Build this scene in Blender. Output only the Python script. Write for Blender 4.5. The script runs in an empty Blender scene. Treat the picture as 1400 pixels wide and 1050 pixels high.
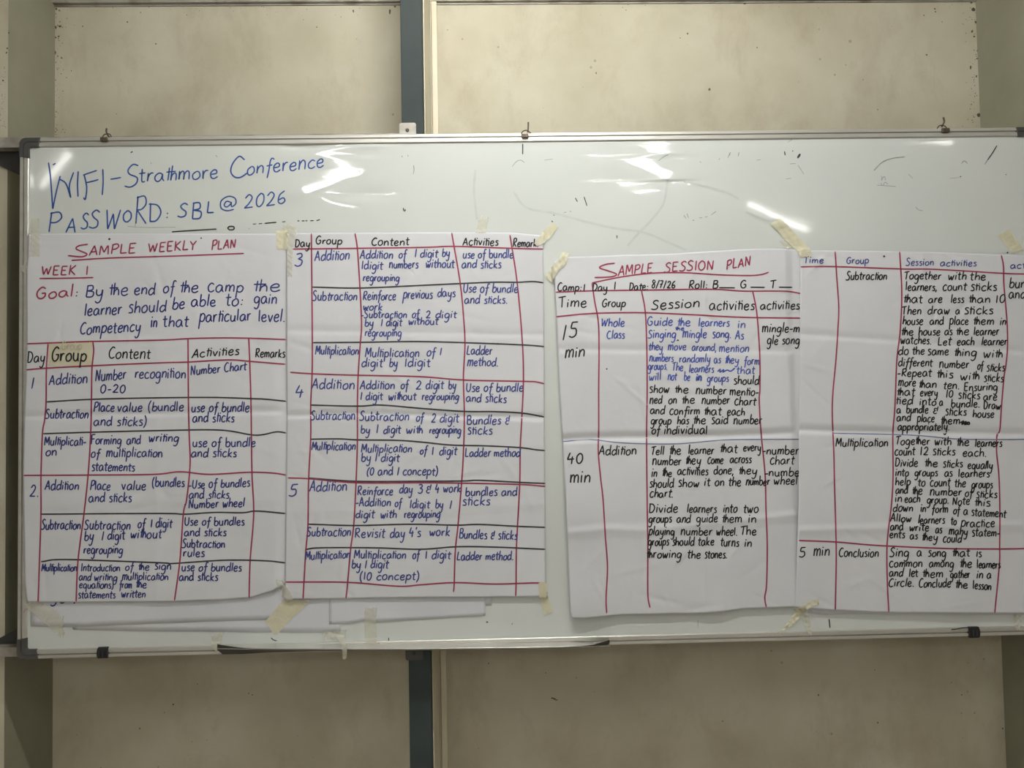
import bpy, math, random
import numpy as np
from mathutils import Matrix

S = bpy.context.scene
COL = S.collection

# ------------------------------------------------------------------ camera
IMG_W, IMG_H, FOC = 1400.0, 1050.0, 1050.0
Z0 = 0.95                                   # height of the board's lower edge above the floor
CAM = np.array([1.1189, -1.8184, 0.5513 + Z0])
def _rot(a, b, c):
    ca, sa, cb, sb, cc, sc = math.cos(a), math.sin(a), math.cos(b), math.sin(b), math.cos(c), math.sin(c)
    return (np.array([[ca, -sa, 0], [sa, ca, 0], [0, 0, 1]]) @ np.array([[1, 0, 0], [0, cb, -sb], [0, sb, cb]])
            @ np.array([[cc, 0, sc], [0, 1, 0], [-sc, 0, cc]]))
ROT = _rot(-0.0201, 0.0361, 0.0180)
RIGHT, FWD, UP = ROT[:, 0], ROT[:, 1], ROT[:, 2]
cd = bpy.data.cameras.new('camera')
cd.sensor_fit = 'HORIZONTAL'; cd.sensor_width = 36.0; cd.lens = 36.0 * FOC / IMG_W
cd.clip_start = 0.05; cd.clip_end = 50
cam = bpy.data.objects.new('camera', cd); COL.objects.link(cam)
M4 = Matrix(((RIGHT[0], UP[0], -FWD[0], CAM[0]), (RIGHT[1], UP[1], -FWD[1], CAM[1]),
             (RIGHT[2], UP[2], -FWD[2], CAM[2]), (0, 0, 0, 1)))
cam.matrix_world = M4
S.camera = cam

# ------------------------------------------------------------------ light and exposure
S.view_settings.view_transform = 'Standard'
S.view_settings.look = 'None'
S.view_settings.gamma = 1.0
S.view_settings.use_curve_mapping = False
S.view_settings.exposure = -0.06
wd = bpy.data.worlds.new('world'); S.world = wd; wd.use_nodes = True
wd.node_tree.nodes['Background'].inputs[0].default_value = (0.9, 0.95, 1.0, 1)
wd.node_tree.nodes['Background'].inputs[1].default_value = 0.05
TUBE_Z = 2.80                               # ceiling tubes, running away from the board
TUBES = [                                   # near end x, y, far end x, y, strength, tube radius
    (-0.90, -1.86, -1.40, -2.47, 26.0, .008),
    (0.28, -1.76, 0.28, -2.68, 75.0, .012),
    (1.95, -1.78, 1.95, -2.50, 75.0, .012),
    (2.72, -3.02, 3.43, -3.72, 32.0, .012),
    (3.02, -1.80, 3.40, -1.90, 22.0, .010),
    (0.86, -0.92, 1.56, -0.92, 222.0, .017),
    (0.20, -4.30, 0.20, -5.50, 140.0, .017),  # unseen rear tube, added as frontal fill for the lower wall
    (1.46, -4.30, 1.46, -5.50, 140.0, .017),  # second added rear fill tube, also out of view
]

# ------------------------------------------------------------------ helpers
def at(px, py, Y):
    """the point of the plane y = Y seen at a place of the photograph"""
    px = np.asarray(px, float); py = np.asarray(py, float)
    d = (RIGHT[:, None] * ((px.ravel() - IMG_W / 2) / FOC) + FWD[:, None] + UP[:, None] * ((IMG_H / 2 - py.ravel()) / FOC))
    t = (np.broadcast_to(np.asarray(Y, float), px.shape).ravel() - CAM[1]) / d[1]
    return (CAM[:, None] + d * t).T
def at1(px, py, Y):
    return at(np.array([px]), np.array([py]), Y)[0]

class MB:
    def __init__(s): s.v = []; s.f = []
    def add(s, vs, fs):
        n = len(s.v); s.v += [tuple(map(float, p)) for p in vs]; s.f += [tuple(i + n for i in f) for f in fs]; return s
    def box(s, a, b):
        (x0, y0, z0), (x1, y1, z1) = a, b
        return s.add([(x0, y0, z0), (x1, y0, z0), (x1, y1, z0), (x0, y1, z0), (x0, y0, z1), (x1, y0, z1), (x1, y1, z1), (x0, y1, z1)],
                     [(3, 2, 1, 0), (4, 5, 6, 7), (0, 1, 5, 4), (1, 2, 6, 5), (2, 3, 7, 6), (3, 0, 4, 7)])
    def prism(s, poly, y0, y1):
        """outline in x,z extruded from y0 (front) to y1"""
        n = len(poly)
        vs = [(x, y0, z) for x, z in poly] + [(x, y1, z) for x, z in poly]
        fs = [tuple(range(n)), tuple(range(2 * n - 1, n - 1, -1))]
        fs += [(i, n + i, n + (i + 1) % n, (i + 1) % n) for i in range(n)]
        return s.add(vs, fs)
    def loft(s, rings, closed=True, cap=True):
        n = len(rings[0]); vs = [p for r in rings for p in r]; fs = []
        for k in range(len(rings) - 1):
            for i in range(n if closed else n - 1):
                j = (i + 1) % n
                fs.append((k * n + i, k * n + j, (k + 1) * n + j, (k + 1) * n + i))
        if cap and closed:
            fs.append(tuple(range(n - 1, -1, -1))); fs.append(tuple((len(rings) - 1) * n + i for i in range(n)))
        return s.add(vs, fs)
    def tube(s, pts, r, n=8):
        pts = [np.array(p, float) for p in pts]; rings = []
        rr = r if hasattr(r, '__len__') else [r] * len(pts)
        for k, p in enumerate(pts):
            t = pts[min(k + 1, len(pts) - 1)] - pts[max(k - 1, 0)]; t /= np.linalg.norm(t) + 1e-12
            u = np.cross(t, (0, 1, 0.13)); u /= np.linalg.norm(u) + 1e-12; w = np.cross(t, u)
            rings.append([p + rr[k] * (math.cos(a) * u + math.sin(a) * w) for a in [2 * math.pi * i / n for i in range(n)]])
        return s.loft(rings)
    def build(s, name, mat, parent=None, smooth=False, origin=None):
        V = np.array(s.v); c = (V.min(0) + V.max(0)) / 2 if origin is None else np.array(origin, float)
        me = bpy.data.meshes.new(name); me.from_pydata([tuple(p) for p in (V - c)], [], s.f)
        me.materials.append(mat); me.update()
        if smooth: me.polygons.foreach_set('use_smooth', [True] * len(me.polygons))
        o = bpy.data.objects.new(name, me); COL.objects.link(o)
        pw = np.zeros(3)
        if parent is not None:
            o.parent = parent; q = parent
            while q is not None: pw = pw + np.array(q.location); q = q.parent
        o.location = tuple(c - pw)
        return o
def bevel(o, w, seg=2):
    m = o.modifiers.new('bevel', 'BEVEL'); m.width = w; m.segments = seg; m.limit_method = 'ANGLE'; return o
def empty(name, loc):
    o = bpy.data.objects.new(name, None); COL.objects.link(o); o.location = tuple(loc); o.empty_display_size = 0.05; return o
def tag(o, label=None, cat=None, group=None, kind=None):
    if label: o['label'] = label
    if cat: o['category'] = cat
    if group: o['group'] = group
    if kind: o['kind'] = kind
    return o

# ------------------------------------------------------------------ materials
def mat(name, col, rough=0.6, metal=0.0, spec=0.5, emit=None, strength=0):
    m = bpy.data.materials.new(name); m.use_nodes = True; b = m.node_tree.nodes['Principled BSDF']
    b.inputs['Base Color'].default_value = (*col, 1); b.inputs['Roughness'].default_value = rough
    b.inputs['Metallic'].default_value = metal; b.inputs['Specular IOR Level'].default_value = spec
    if emit: b.inputs['Emission Color'].default_value = (*emit, 1); b.inputs['Emission Strength'].default_value = strength
    return m
def nodes(m):
    nt = m.node_tree; return nt, nt.nodes, nt.links, nt.nodes['Principled BSDF']
def noise_mix(m, stops, scale, detail=5, bump=0.0, bscale=None, stretch=(1, 1, 1), dist=0.0):
    nt, N, L, b = nodes(m)
    tc = N.new('ShaderNodeTexCoord'); mp = N.new('ShaderNodeMapping'); mp.inputs['Scale'].default_value = stretch
    L.new(tc.outputs['Object'], mp.inputs[0])
    n = N.new('ShaderNodeTexNoise'); n.inputs['Scale'].default_value = scale; n.inputs['Detail'].default_value = detail
    n.inputs['Distortion'].default_value = dist
    L.new(mp.outputs[0], n.inputs['Vector'])
    r = N.new('ShaderNodeValToRGB'); e = r.color_ramp.elements
    e[0].position, e[0].color = stops[0][0], (*stops[0][1], 1); e[1].position, e[1].color = stops[-1][0], (*stops[-1][1], 1)
    for p, c in stops[1:-1]: k = e.new(p); k.color = (*c, 1)
    L.new(n.outputs['Fac'], r.inputs[0]); L.new(r.outputs[0], b.inputs['Base Color'])
    if bump:
        n2 = N.new('ShaderNodeTexNoise'); n2.inputs['Scale'].default_value = bscale or scale * 4; n2.inputs['Detail'].default_value = 6
        L.new(mp.outputs[0], n2.inputs['Vector'])
        bp = N.new('ShaderNodeBump'); bp.inputs['Strength'].default_value = bump; bp.inputs['Distance'].default_value = 0.004
        L.new(n2.outputs['Fac'], bp.inputs['Height']); L.new(bp.outputs[0], b.inputs['Normal'])
    return m, r

def wall_mat():
    m = mat('old cream wall paint', (0.6, 0.55, 0.42), 0.7, spec=0.25)
    m, r = noise_mix(m, [(0.25, (0.435, 0.400, 0.292)), (0.5, (0.535, 0.502, 0.385)), (0.75, (0.605, 0.580, 0.470))], 4.2, 10, 0.18, 45)
    nt, N, L, b = nodes(m)
    tc = N.new('ShaderNodeTexCoord')
    # brown dust stains and scuffs, streaked
    mp = N.new('ShaderNodeMapping'); mp.inputs['Scale'].default_value = (1.6, 1.6, 0.9); L.new(tc.outputs['Object'], mp.inputs[0])
    n = N.new('ShaderNodeTexNoise'); n.inputs['Scale'].default_value = 5.5; n.inputs['Detail'].default_value = 9; n.inputs['Roughness'].default_value = 0.68
    n.inputs['Distortion'].default_value = 0.25; L.new(mp.outputs[0], n.inputs['Vector'])
    rr = N.new('ShaderNodeValToRGB'); rr.color_ramp.elements[0].position = 0.50; rr.color_ramp.elements[0].color = (0, 0, 0, 1)
    rr.color_ramp.elements[1].position = 0.80; rr.color_ramp.elements[1].color = (0.55, 0.55, 0.55, 1)
    L.new(n.outputs['Fac'], rr.inputs[0])
    mx = N.new('ShaderNodeMixRGB'); mx.inputs[2].default_value = (0.33, 0.27, 0.18, 1)
    L.new(rr.outputs[0], mx.inputs[0]); L.new(r.outputs[0], mx.inputs[1])
    # small specks
    v = N.new('ShaderNodeTexVoronoi'); v.inputs['Scale'].default_value = 26; L.new(tc.outputs['Object'], v.inputs['Vector'])
    n3 = N.new('ShaderNodeTexNoise'); n3.inputs['Scale'].default_value = 6; L.new(tc.outputs['Object'], n3.inputs['Vector'])
    mr = N.new('ShaderNodeMapRange'); mr.inputs[1].default_value = 0.45; mr.inputs[2].default_value = 0.8; mr.inputs[3].default_value = 0.0; mr.inputs[4].default_value = 0.16
    L.new(n3.outputs['Fac'], mr.inputs[0])
    lt = N.new('ShaderNodeMath'); lt.operation = 'LESS_THAN'; L.new(v.outputs['Distance'], lt.inputs[0]); L.new(mr.outputs[0], lt.inputs[1])
    ml = N.new('ShaderNodeMath'); ml.operation = 'MULTIPLY'; ml.inputs[1].default_value = 0.45; L.new(lt.outputs[0], ml.inputs[0])
    mx2 = N.new('ShaderNodeMixRGB'); mx2.inputs[2].default_value = (0.16, 0.13, 0.09, 1)
    L.new(ml.outputs[0], mx2.inputs[0]); L.new(mx.outputs[0], mx2.inputs[1]); L.new(mx2.outputs[0], b.inputs['Base Color'])
    return m

M = {}
M['wall'] = wall_mat()
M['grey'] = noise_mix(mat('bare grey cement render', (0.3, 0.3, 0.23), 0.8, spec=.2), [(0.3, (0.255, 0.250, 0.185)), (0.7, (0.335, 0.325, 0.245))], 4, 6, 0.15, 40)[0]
M['cream'] = noise_mix(mat('cream gloss paint', (0.7, 0.65, 0.5), 0.45), [(0.3, (0.68, 0.62, 0.47)), (0.7, (0.78, 0.73, 0.57))], 6, 5, 0.03, 40)[0]
M['steel'] = noise_mix(mat('blue grey steel paint', (0.1, 0.12, 0.13), 0.7, spec=.2), [(0.3, (0.040, 0.052, 0.052)), (0.7, (0.054, 0.067, 0.066))], 9, 6, 0.05, 50)[0]
M['rail'] = noise_mix(mat('weathered steel rail', (0.35, 0.34, 0.31), 0.55, 0.3), [(0.3, (0.22, 0.19, 0.15)), (0.48, (0.40, 0.38, 0.34)), (0.75, (0.48, 0.47, 0.43))], 14, 6, 0.15, 60)[0]
M['dark'] = noise_mix(mat('plain dark surface', (0.03, 0.03, 0.03), 0.6), [(0.3, (0.022, 0.024, 0.024)), (0.7, (0.045, 0.045, 0.042))], 20)[0]
M['alu'] = noise_mix(mat('brushed aluminium', (0.8, 0.79, 0.75), 0.38, 0.65), [(0.3, (0.56, 0.55, 0.51)), (0.7, (0.66, 0.65, 0.60))], 10, 4, 0, None, (0.3, 1, 3))[0]
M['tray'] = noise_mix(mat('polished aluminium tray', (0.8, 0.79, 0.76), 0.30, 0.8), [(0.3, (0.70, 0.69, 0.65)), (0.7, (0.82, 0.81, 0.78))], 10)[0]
M['lip'] = noise_mix(mat('aluminium with painted shade', (0.1, 0.1, 0.09), 0.55, 0.4), [(0.3, (0.075, 0.074, 0.064)), (0.7, (0.115, 0.112, 0.098))], 14)[0]  # shade on the tray lip put into its colour, darker than the shelf
M['cap'] = noise_mix(mat('grey corner plastic', (0.17, 0.17, 0.17), 0.5), [(0.3, (0.055, 0.055, 0.052)), (0.7, (0.080, 0.079, 0.074))], 20)[0]
M['board'] = noise_mix(mat('white enamel board', (0.62, 0.66, 0.64), 0.055, spec=0.5), [(0.3, (0.620, 0.655, 0.632)), (0.7, (0.660, 0.690, 0.668))], 3, 4)[0]
M['paper'] = noise_mix(mat('white flip chart paper', (0.70, 0.70, 0.72), 0.8, spec=0.2), [(0.3, (0.640, 0.652, 0.682)), (0.7, (0.688, 0.700, 0.728))], 5, 4, 0.30, 22)[0]
M['under'] = noise_mix(mat('blank white paper', (0.68, 0.69, 0.72), 0.75, spec=0.25), [(0.3, (0.62, 0.64, 0.68)), (0.7, (0.67, 0.69, 0.725))], 5, 4, 0.15, 22)[0]
def tape_mat(name, c0, c1, alpha):
    m = noise_mix(mat(name, c0, 0.6, spec=0.35), [(0.3, c0), (0.7, c1)], 30, 5, 0.35, 160)[0]
    m.node_tree.nodes['Principled BSDF'].inputs['Alpha'].default_value = alpha
    return m
M['tape'] = tape_mat('masking tape', (0.76, 0.72, 0.50), (0.84, 0.80, 0.60), 0.72)
M['thin_tape'] = tape_mat('pale masking tape', (0.74, 0.72, 0.56), (0.82, 0.80, 0.66), 0.40)
def ink(name, c0, c1): return noise_mix(mat(name, c0, 0.6, spec=0.3), [(0.35, c0), (0.65, c1)], 40, 3)[0]
M['r'] = ink('red marker ink', (0.27, 0.035, 0.075), (0.36, 0.055, 0.105))
M['b'] = ink('blue marker ink', (0.022, 0.030, 0.150), (0.040, 0.055, 0.220))
M['b2'] = ink('bright blue marker ink', (0.040, 0.055, 0.210), (0.065, 0.085, 0.290))
M['b3'] = ink('light blue marker ink', (0.045, 0.075, 0.330), (0.080, 0.120, 0.420))
M['k'] = ink('black marker ink', (0.011, 0.011, 0.014), (0.022, 0.022, 0.026))
M['h'] = ink('dark grey marker ink', (0.030, 0.030, 0.034), (0.060, 0.060, 0.065))
M['u'] = ink('pale blue pen ink', (0.12, 0.14, 0.28), (0.20, 0.22, 0.36))
M['w'] = ink('blue board marker ink', (0.020, 0.070, 0.27), (0.045, 0.115, 0.35))
M['s'] = ink('grey board marker smear', (0.22, 0.25, 0.24), (0.36, 0.39, 0.38))
M['x'] = ink('black board marker ink', (0.015, 0.017, 0.018), (0.05, 0.055, 0.055))
M['g'] = ink('show-through ghost ink', (0.46, 0.44, 0.30), (0.52, 0.50, 0.36))
M['dirt'] = ink('dirt specks', (0.07, 0.055, 0.035), (0.14, 0.11, 0.07))
M['floor'] = noise_mix(mat('cement floor', (0.3, 0.29, 0.27), 0.6), [(0.3, (0.52, 0.465, 0.41)), (0.7, (0.60, 0.54, 0.48))], 3)[0]
M['far'] = noise_mix(mat('far wall paint', (0.3, 0.3, 0.28), 0.8), [(0.3, (0.44, 0.43, 0.40)), (0.7, (0.52, 0.51, 0.48))], 1.2)[0]
M['ceil'] = noise_mix(mat('ceiling paint', (0.6, 0.6, 0.56), 0.8), [(0.3, (0.36, 0.36, 0.34)), (0.7, (0.44, 0.44, 0.41))], 2)[0]

# ------------------------------------------------------------------ depths of the place
Y_FRAME = 0.0                       # front of the board frame
Y_PANEL = 0.004                     # writing surface
Y_BACK = 0.020                      # back of the board
Y_RAIL = 0.0235                     # front of the steel column and of the rails welded to it
Y_WALL = 0.058                      # front plaster face of the piers
XL = at1(11, 100, Y_WALL)[0]
def depth_for(px, py, x):           # depth at which that sight line reaches x
    lo, hi = 0.0, 1.5
    for _ in range(60):
        m_ = (lo + hi) / 2
        if (at1(px, py, m_)[0] - x) * (px - 700) > 0: hi = m_
        else: lo = m_
    return lo
Y_NICHE = depth_for(75, 100, XL)
XR = at1(1337.5, 100, Y_NICHE)[0]
ZT, ZC = 2.95, 3.05
X_ROOM0, X_ROOM1, Y_ROOM = -3.2, 5.4, -6.0

# ------------------------------------------------------------------ the room
def struct(name, mb, m): return tag(mb.build(name, m), kind='structure')
struct('floor', MB().box((X_ROOM0 - .1, Y_ROOM - .1, -0.1), (X_ROOM1 + .1, Y_NICHE + .1, 0)), M['floor'])
struct('ceiling', MB().box((X_ROOM0 - .1, Y_ROOM - .1, ZC), (X_ROOM1 + .1, Y_NICHE + .1, ZC + .1)), M['ceil'])
wall_back = struct('wall_back', MB().box((XL - .02, Y_NICHE, 0), (XR + .02, Y_NICHE + .1, ZC)), M['wall'])
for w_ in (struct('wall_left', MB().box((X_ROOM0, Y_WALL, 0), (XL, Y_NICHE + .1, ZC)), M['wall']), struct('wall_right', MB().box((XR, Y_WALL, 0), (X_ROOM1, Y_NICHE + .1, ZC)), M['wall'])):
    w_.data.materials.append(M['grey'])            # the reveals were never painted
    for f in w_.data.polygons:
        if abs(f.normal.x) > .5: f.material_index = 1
struct('wall_west', MB().box((X_ROOM0 - .1, Y_ROOM, 0), (X_ROOM0, Y_NICHE + .1, ZC)), M['far'])
struct('wall_east', MB().box((X_ROOM1, Y_ROOM, 0), (X_ROOM1 + .1, Y_NICHE + .1, ZC)), M['far'])
struct('wall_rear', MB().box((X_ROOM0 - .1, Y_ROOM - .1, 0), (X_ROOM1 + .1, Y_ROOM, ZC)), M['far'])
# steel lintel over the recess (only its lower lip is in view)
zl0 = at1(76, 6.5, Y_NICHE - .012)[2]; zl1 = at1(640, 3.5, Y_NICHE - .012)[2]
zr_ = zl0 + (zl1 - zl0) * (XR - XL) / (at1(640, 3, Y_NICHE)[0] - XL)
li = MB()
for (dz0, dz1, y0) in ((0.0, 0.0045, .004), (0.0045, 0.16, .014)):
    li.add([(XL, Y_NICHE - y0, zl0 + dz0), (XR, Y_NICHE - y0, zr_ + dz0), (XR, Y_NICHE, zr_ + dz0), (XL, Y_NICHE, zl0 + dz0),
            (XL, Y_NICHE - y0, zl0 + dz1), (XR, Y_NICHE - y0, zr_ + dz1), (XR, Y_NICHE, zr_ + dz1), (XL, Y_NICHE, zl0 + dz1)],
           [(3, 2, 1, 0), (4, 5, 6, 7), (0, 1, 5, 4), (1, 2, 6, 5), (2, 3, 7, 6), (3, 0, 4, 7)])
struct('trim_1', li, M['rail'])

# the steel column between the two wall panels, with its cream backing post
xc0 = at1(548, 100, Y_RAIL)[0]; xc1 = at1(577.5, 100, Y_RAIL)[0]
cx = (xc0 + xc1) / 2
col_ = empty('steel_column', (cx, Y_RAIL + .02, 0))
tag(col_, 'blue-grey painted steel column with cream edge standing behind the whiteboard', 'column')
w_ = MB(); w_.box((xc0, Y_RAIL + .002, 0), (xc1, Y_RAIL + .040, ZC)); bevel(w_.build('steel_face', M['steel'], col_), .002)
w_ = MB(); w_.box((xc0 - .004, Y_RAIL + .042, 0), (xc1 + .002, Y_NICHE, ZC))
bevel(w_.build('cream_post', M['cream'], col_), .0015)
xs0 = at1(590.5, 100, Y_NICHE - .012)[0]; xs1 = at1(598, 100, Y_NICHE - .012)[0]
w_ = MB(); w_.box((xc1 + .003, Y_NICHE - .016, 0), (xs0 - .0008, Y_NICHE, ZC)); w_.box((xs0 + .0008, Y_NICHE - .012, 0), (xs1, Y_NICHE, ZC))
tag(w_.build('trim_2', M['cream']), kind='structure')

# rails behind the board
def rail(py_top, py_bot, label, wedge):
    y0, y1 = Y_RAIL + .001, Y_WALL - .006
    z1 = at1(15, py_top, y0)[2]; z0 = at1(15, py_bot, y0)[2]
    xa = at1(-70, 200, Y_BACK)[0]; xb = xc0 - .006
    r = empty('steel_rail', (xa, y0, z0)); tag(r, label, 'rail', 'steel rails behind the board')
    m = MB(); t = .004
    m.box((xa, y0, z0), (xb, y0 + t, z1)); m.box((xa, y0 + t, z1 - t), (xb, y1, z1)); m.box((xa, y0 + t, z0), (xb, y1, z0 + t))
    m.build('channel', M['rail'], r)
    P = at(np.array([p[0] for p in wedge], float), np.array([p[1] for p in wedge], float), y1 + .001)
    tag(MB().prism([(p[0], p[2]) for p in P], y1 + .001, Y_WALL).build('dark_wedge', M['dark'], r), 'thin dark wedge at the rail')  # thin dark wedge-shaped plate between rail and pier face
    return r
rail(187.5, 201.5, 'weathered steel rail behind the upper left corner of the whiteboard', [(-60, 190), (60, 190), (60, 254), (28, 240), (0, 227)])
rail(885, 898, 'weathered steel rail behind the lower left corner of the whiteboard', [(-40, 894), (-40, 890), (0, 872), (23, 860), (60, 842), (60, 894)])

# dirt specks on the wall
random.seed(4)
dm = MB()
def speck(px, py, r, el=1.0, y=None):
    c = at1(px, py, (Y_NICHE if y is None else y) - .0006); n = 7; a0 = random.random() * 6
    dm.add([(c[0] + r * .00178 * math.cos(a0 + 6.283 * i / n) * random.uniform(.6, 1.2), c[1], c[2] + el * r * .00178 * math.sin(a0 + 6.283 * i / n) * random.uniform(.6, 1.2)) for i in range(n)], [tuple(range(n - 1, -1, -1))])
for p in [(970, 122, 2.6), (213, 60, 1.2), (433, 37, 1), (174, 30, 1.6), (483, 15, 1.4, 2.2), (533, 16, 1.8, 2), (540, 9, 2), (758, 955.5, 2.6, .6), (761, 957, 2.4, .5), (755, 954.4, 2.2, .5), (668, 907, 1), (746, 920, 1), (940, 46, 1.5), (930, 52, 1),
          (1267, 75, 1.6), (1263, 21, 1.2), (1278, 12, 1.6), (1279, 16, 1.4), (1288, 30, 1), (1327, 92, 1.6, 2), (1337, 69, 2, 1.6), (1332, 50, 1.8), (1329, 43, 1.8, 1.5), (1334, 30, 2.4), (1331, 13, 3.2), (1328, 3, 2.4), (1338, 157, 3.2), (1335, 104, 1.6), (1336, 80, 1.4),
          (82, 36, 2.6, .8), (76, 37, 2.4), (80, 50, 1.4), (76, 51, 1.6), (75, 72, 2, 1.6), (79, 77, 1.2), (84, 79, 1.2), (113, 36, 1.2), (77, 12, 2), (81, 14, 1.4), (78, 178, 1), (88, 250, 1),
          (890, 2, 3.5, .7), (900, 3, 4, .6), (868, 2, 3, .7), (960, 3, 3, .8), (967, 2, 2.5, 1.6), (944, 2, 2, .8), (1018, 5, 2.2, .6), (990, 2, 2, .8), (722, 4, 1.2), (695, 4, 1), (676, 5, 1),
          (1200, 150, 1), (1120, 40, 1), (815, 100, 1, 2), (1035, 65, 1), (1375, 925, 1), (1315, 950, 1.4), (988, 986, 1.2), (1119, 950, 1, 2), (1196, 916, 1), (1200, 988, 1.2), (345, 950, 1.2), (237, 963, 1.4), (340, 948, 1), (191, 996, 1.2), (270, 935, 1), (66, 944, 1.6), (68, 960, 1.2), (1371, 996, 1.5)]:
    speck(*p)
for i in range(60): speck(76 + random.gauss(3, 3) ** 2 * .3, random.uniform(5, 185), random.uniform(.5, 1.0))
for i in range(60): speck(1336 - abs(random.gauss(0, 7)), random.uniform(2, 175), random.uniform(.5, 1.0))
for i in range(60): speck(random.uniform(640, 1320), random.expovariate(.25), random.uniform(.5, 1.1), .7)
for i in range(40): speck(random.uniform(90, 540), 9 + random.expovariate(.25), random.uniform(.4, .9), .8)
for (x, y) in ((12, 45), (4, 110), (10, 66), (9, 72)): speck(x, y, 1.4, 1, Y_WALL)
for i in range(40): speck(random.uniform(0, 8), random.uniform(90, 180), random.uniform(.3, .6), 1, Y_WALL)
dm.build('dirt_specks', M['dirt'], wall_back)['kind'] = 'stuff'

# ------------------------------------------------------------------ the tubes on the ceiling
def tube_light(i, xa, ya, xb, yb, st, rad):
    r = empty('tube_light', ((xa + xb) / 2, (ya + yb) / 2, ZC))
    A_, B_ = np.array([xa, ya, 0.]), np.array([xb, yb, 0.]); L = np.linalg.norm(B_ - A_); d = (B_ - A_) / L; q = np.array([d[1], -d[0], 0])
    def bar(u0, u1, w, z0, z1):
        m = MB(); c = [A_ + d * u0 - q * w, A_ + d * u0 + q * w, A_ + d * u1 + q * w, A_ + d * u1 - q * w]
        return m.add([(p[0], p[1], z0) for p in c] + [(p[0], p[1], z1) for p in c], [(3, 2, 1, 0), (4, 5, 6, 7), (0, 1, 5, 4), (1, 2, 6, 5), (2, 3, 7, 6), (3, 0, 4, 7)])
    tag(r, ['slanting fluorescent batten light on the ceiling, outermost at left', 'fluorescent batten light on the ceiling, left of the camera',
            'fluorescent batten light on the ceiling, right of the camera', 'slanting fluorescent batten light on the ceiling, outermost at right', 'short fluorescent batten light on the ceiling nearest the right pier', 'fluorescent batten light on the ceiling, running along the whiteboard', 'added fill batten light, unseen at the back of the room, left one', 'added fill batten light, unseen at the back of the room, right one'][i], 'light', 'ceiling tube lights')
    bevel(bar(-.03, L + .03, .045, TUBE_Z + .03, TUBE_Z + .085).build('batten', M['ceil'], r), .006)
    for u in (.12, L - .12): bar(u - .008, u + .008, .008, TUBE_Z + .08, ZC).build('hanger_rod', M['dark'], r)
    em = mat('fluorescent tube', (1, 1, 1), .4, emit=(1.0, 0.985, 0.94), strength=st)
    MB().tube([tuple(A_ + (0, 0, TUBE_Z)), tuple((A_ + B_) / 2 + (0, 0, TUBE_Z)), tuple(B_ + (0, 0, TUBE_Z))], rad, 12).build('tube', em, r, True)
    for u in (-.03, L): bar(u, u + .03, .02, TUBE_Z - .02, TUBE_Z + .032).build('lamp_holder', M['cap'], r)
for i, t in enumerate(TUBES): tube_light(i, *t)

# ------------------------------------------------------------------ the whiteboard
BW, BH = 2.44, 1.22
wb = empty('whiteboard', (BW / 2, Y_BACK, Z0))
tag(wb, 'large white enamel whiteboard in an aluminium frame, covered in charts and marker writing', 'whiteboard')

# gentle buckles of the thin steel sheet: where the sheet leans, it mirrors the ceiling tubes in kinked streaks
def need_slope(x, z, lx, lz):
    P = np.array([x, Y_PANEL, z]); d = P - CAM; d /= np.linalg.norm(d)
    lo, hi = -.6, .6
    for _ in range(50):
        a = (lo + hi) / 2; n = -np.array([a, 1, 0]); n /= np.linalg.norm(n); r = d - 2 * d.dot(n) * n
        t = (lz - z) / max(r[2], 1e-6); X = x + r[0] * t
        if X > lx: lo, hi = (lo, a) if r_sign > 0 else (a, hi)
        else: lo, hi = (a, hi) if r_sign > 0 else (lo, a)
    return a
r_sign = 0
def _probe():
    d = np.array([0, 1., .3]); out = []
    for a in (-.1, .1):
        n = -np.array([a, 1, 0]); n /= np.linalg.norm(n); r = d - 2 * d.dot(n) * n; out.append(r[0])
    return 1 if out[1] > out[0] else -1
r_sign = _probe()
BUCKLES = []
def buckle(lamp, pts, s, fade=.016):
    P = at(np.array([p[0] for p in pts], float), np.array([p[1] for p in pts], float), Y_PANEL)
    o = np.argsort(P[:, 2]); zs, xs = P[o, 2], P[o, 0]
    zz = np.linspace(zs[0], zs[-1], 120); xx = np.interp(zz, zs, xs)
    k = np.exp(-np.linspace(-2, 2, 13) ** 2); k /= k.sum(); xx = np.convolve(np.pad(xx, 6, mode='edge'), k, 'valid')
    A = np.array([need_slope(x, z, TUBES[lamp][0], TUBE_Z) for x, z in zip(xx, zz)])
    Hh = np.concatenate([[0], np.cumsum((A[1:] + A[:-1]) / 2 * np.diff(xx))]); Hh -= Hh.mean()
    BUCKLES.append((zz, xx, A, Hh, s, fade))
buckle(1, [(497, 196), (470, 202), (447, 206), (440, 212), (462, 218), (474, 230), (470, 242), (440, 256), (417, 265)], .05)
buckle(2, [(914, 210), (884, 212), (870, 217), (880, 226), (896, 235), (910, 243), (908, 246), (860, 247.5), (836, 248.5)], .05)
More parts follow.
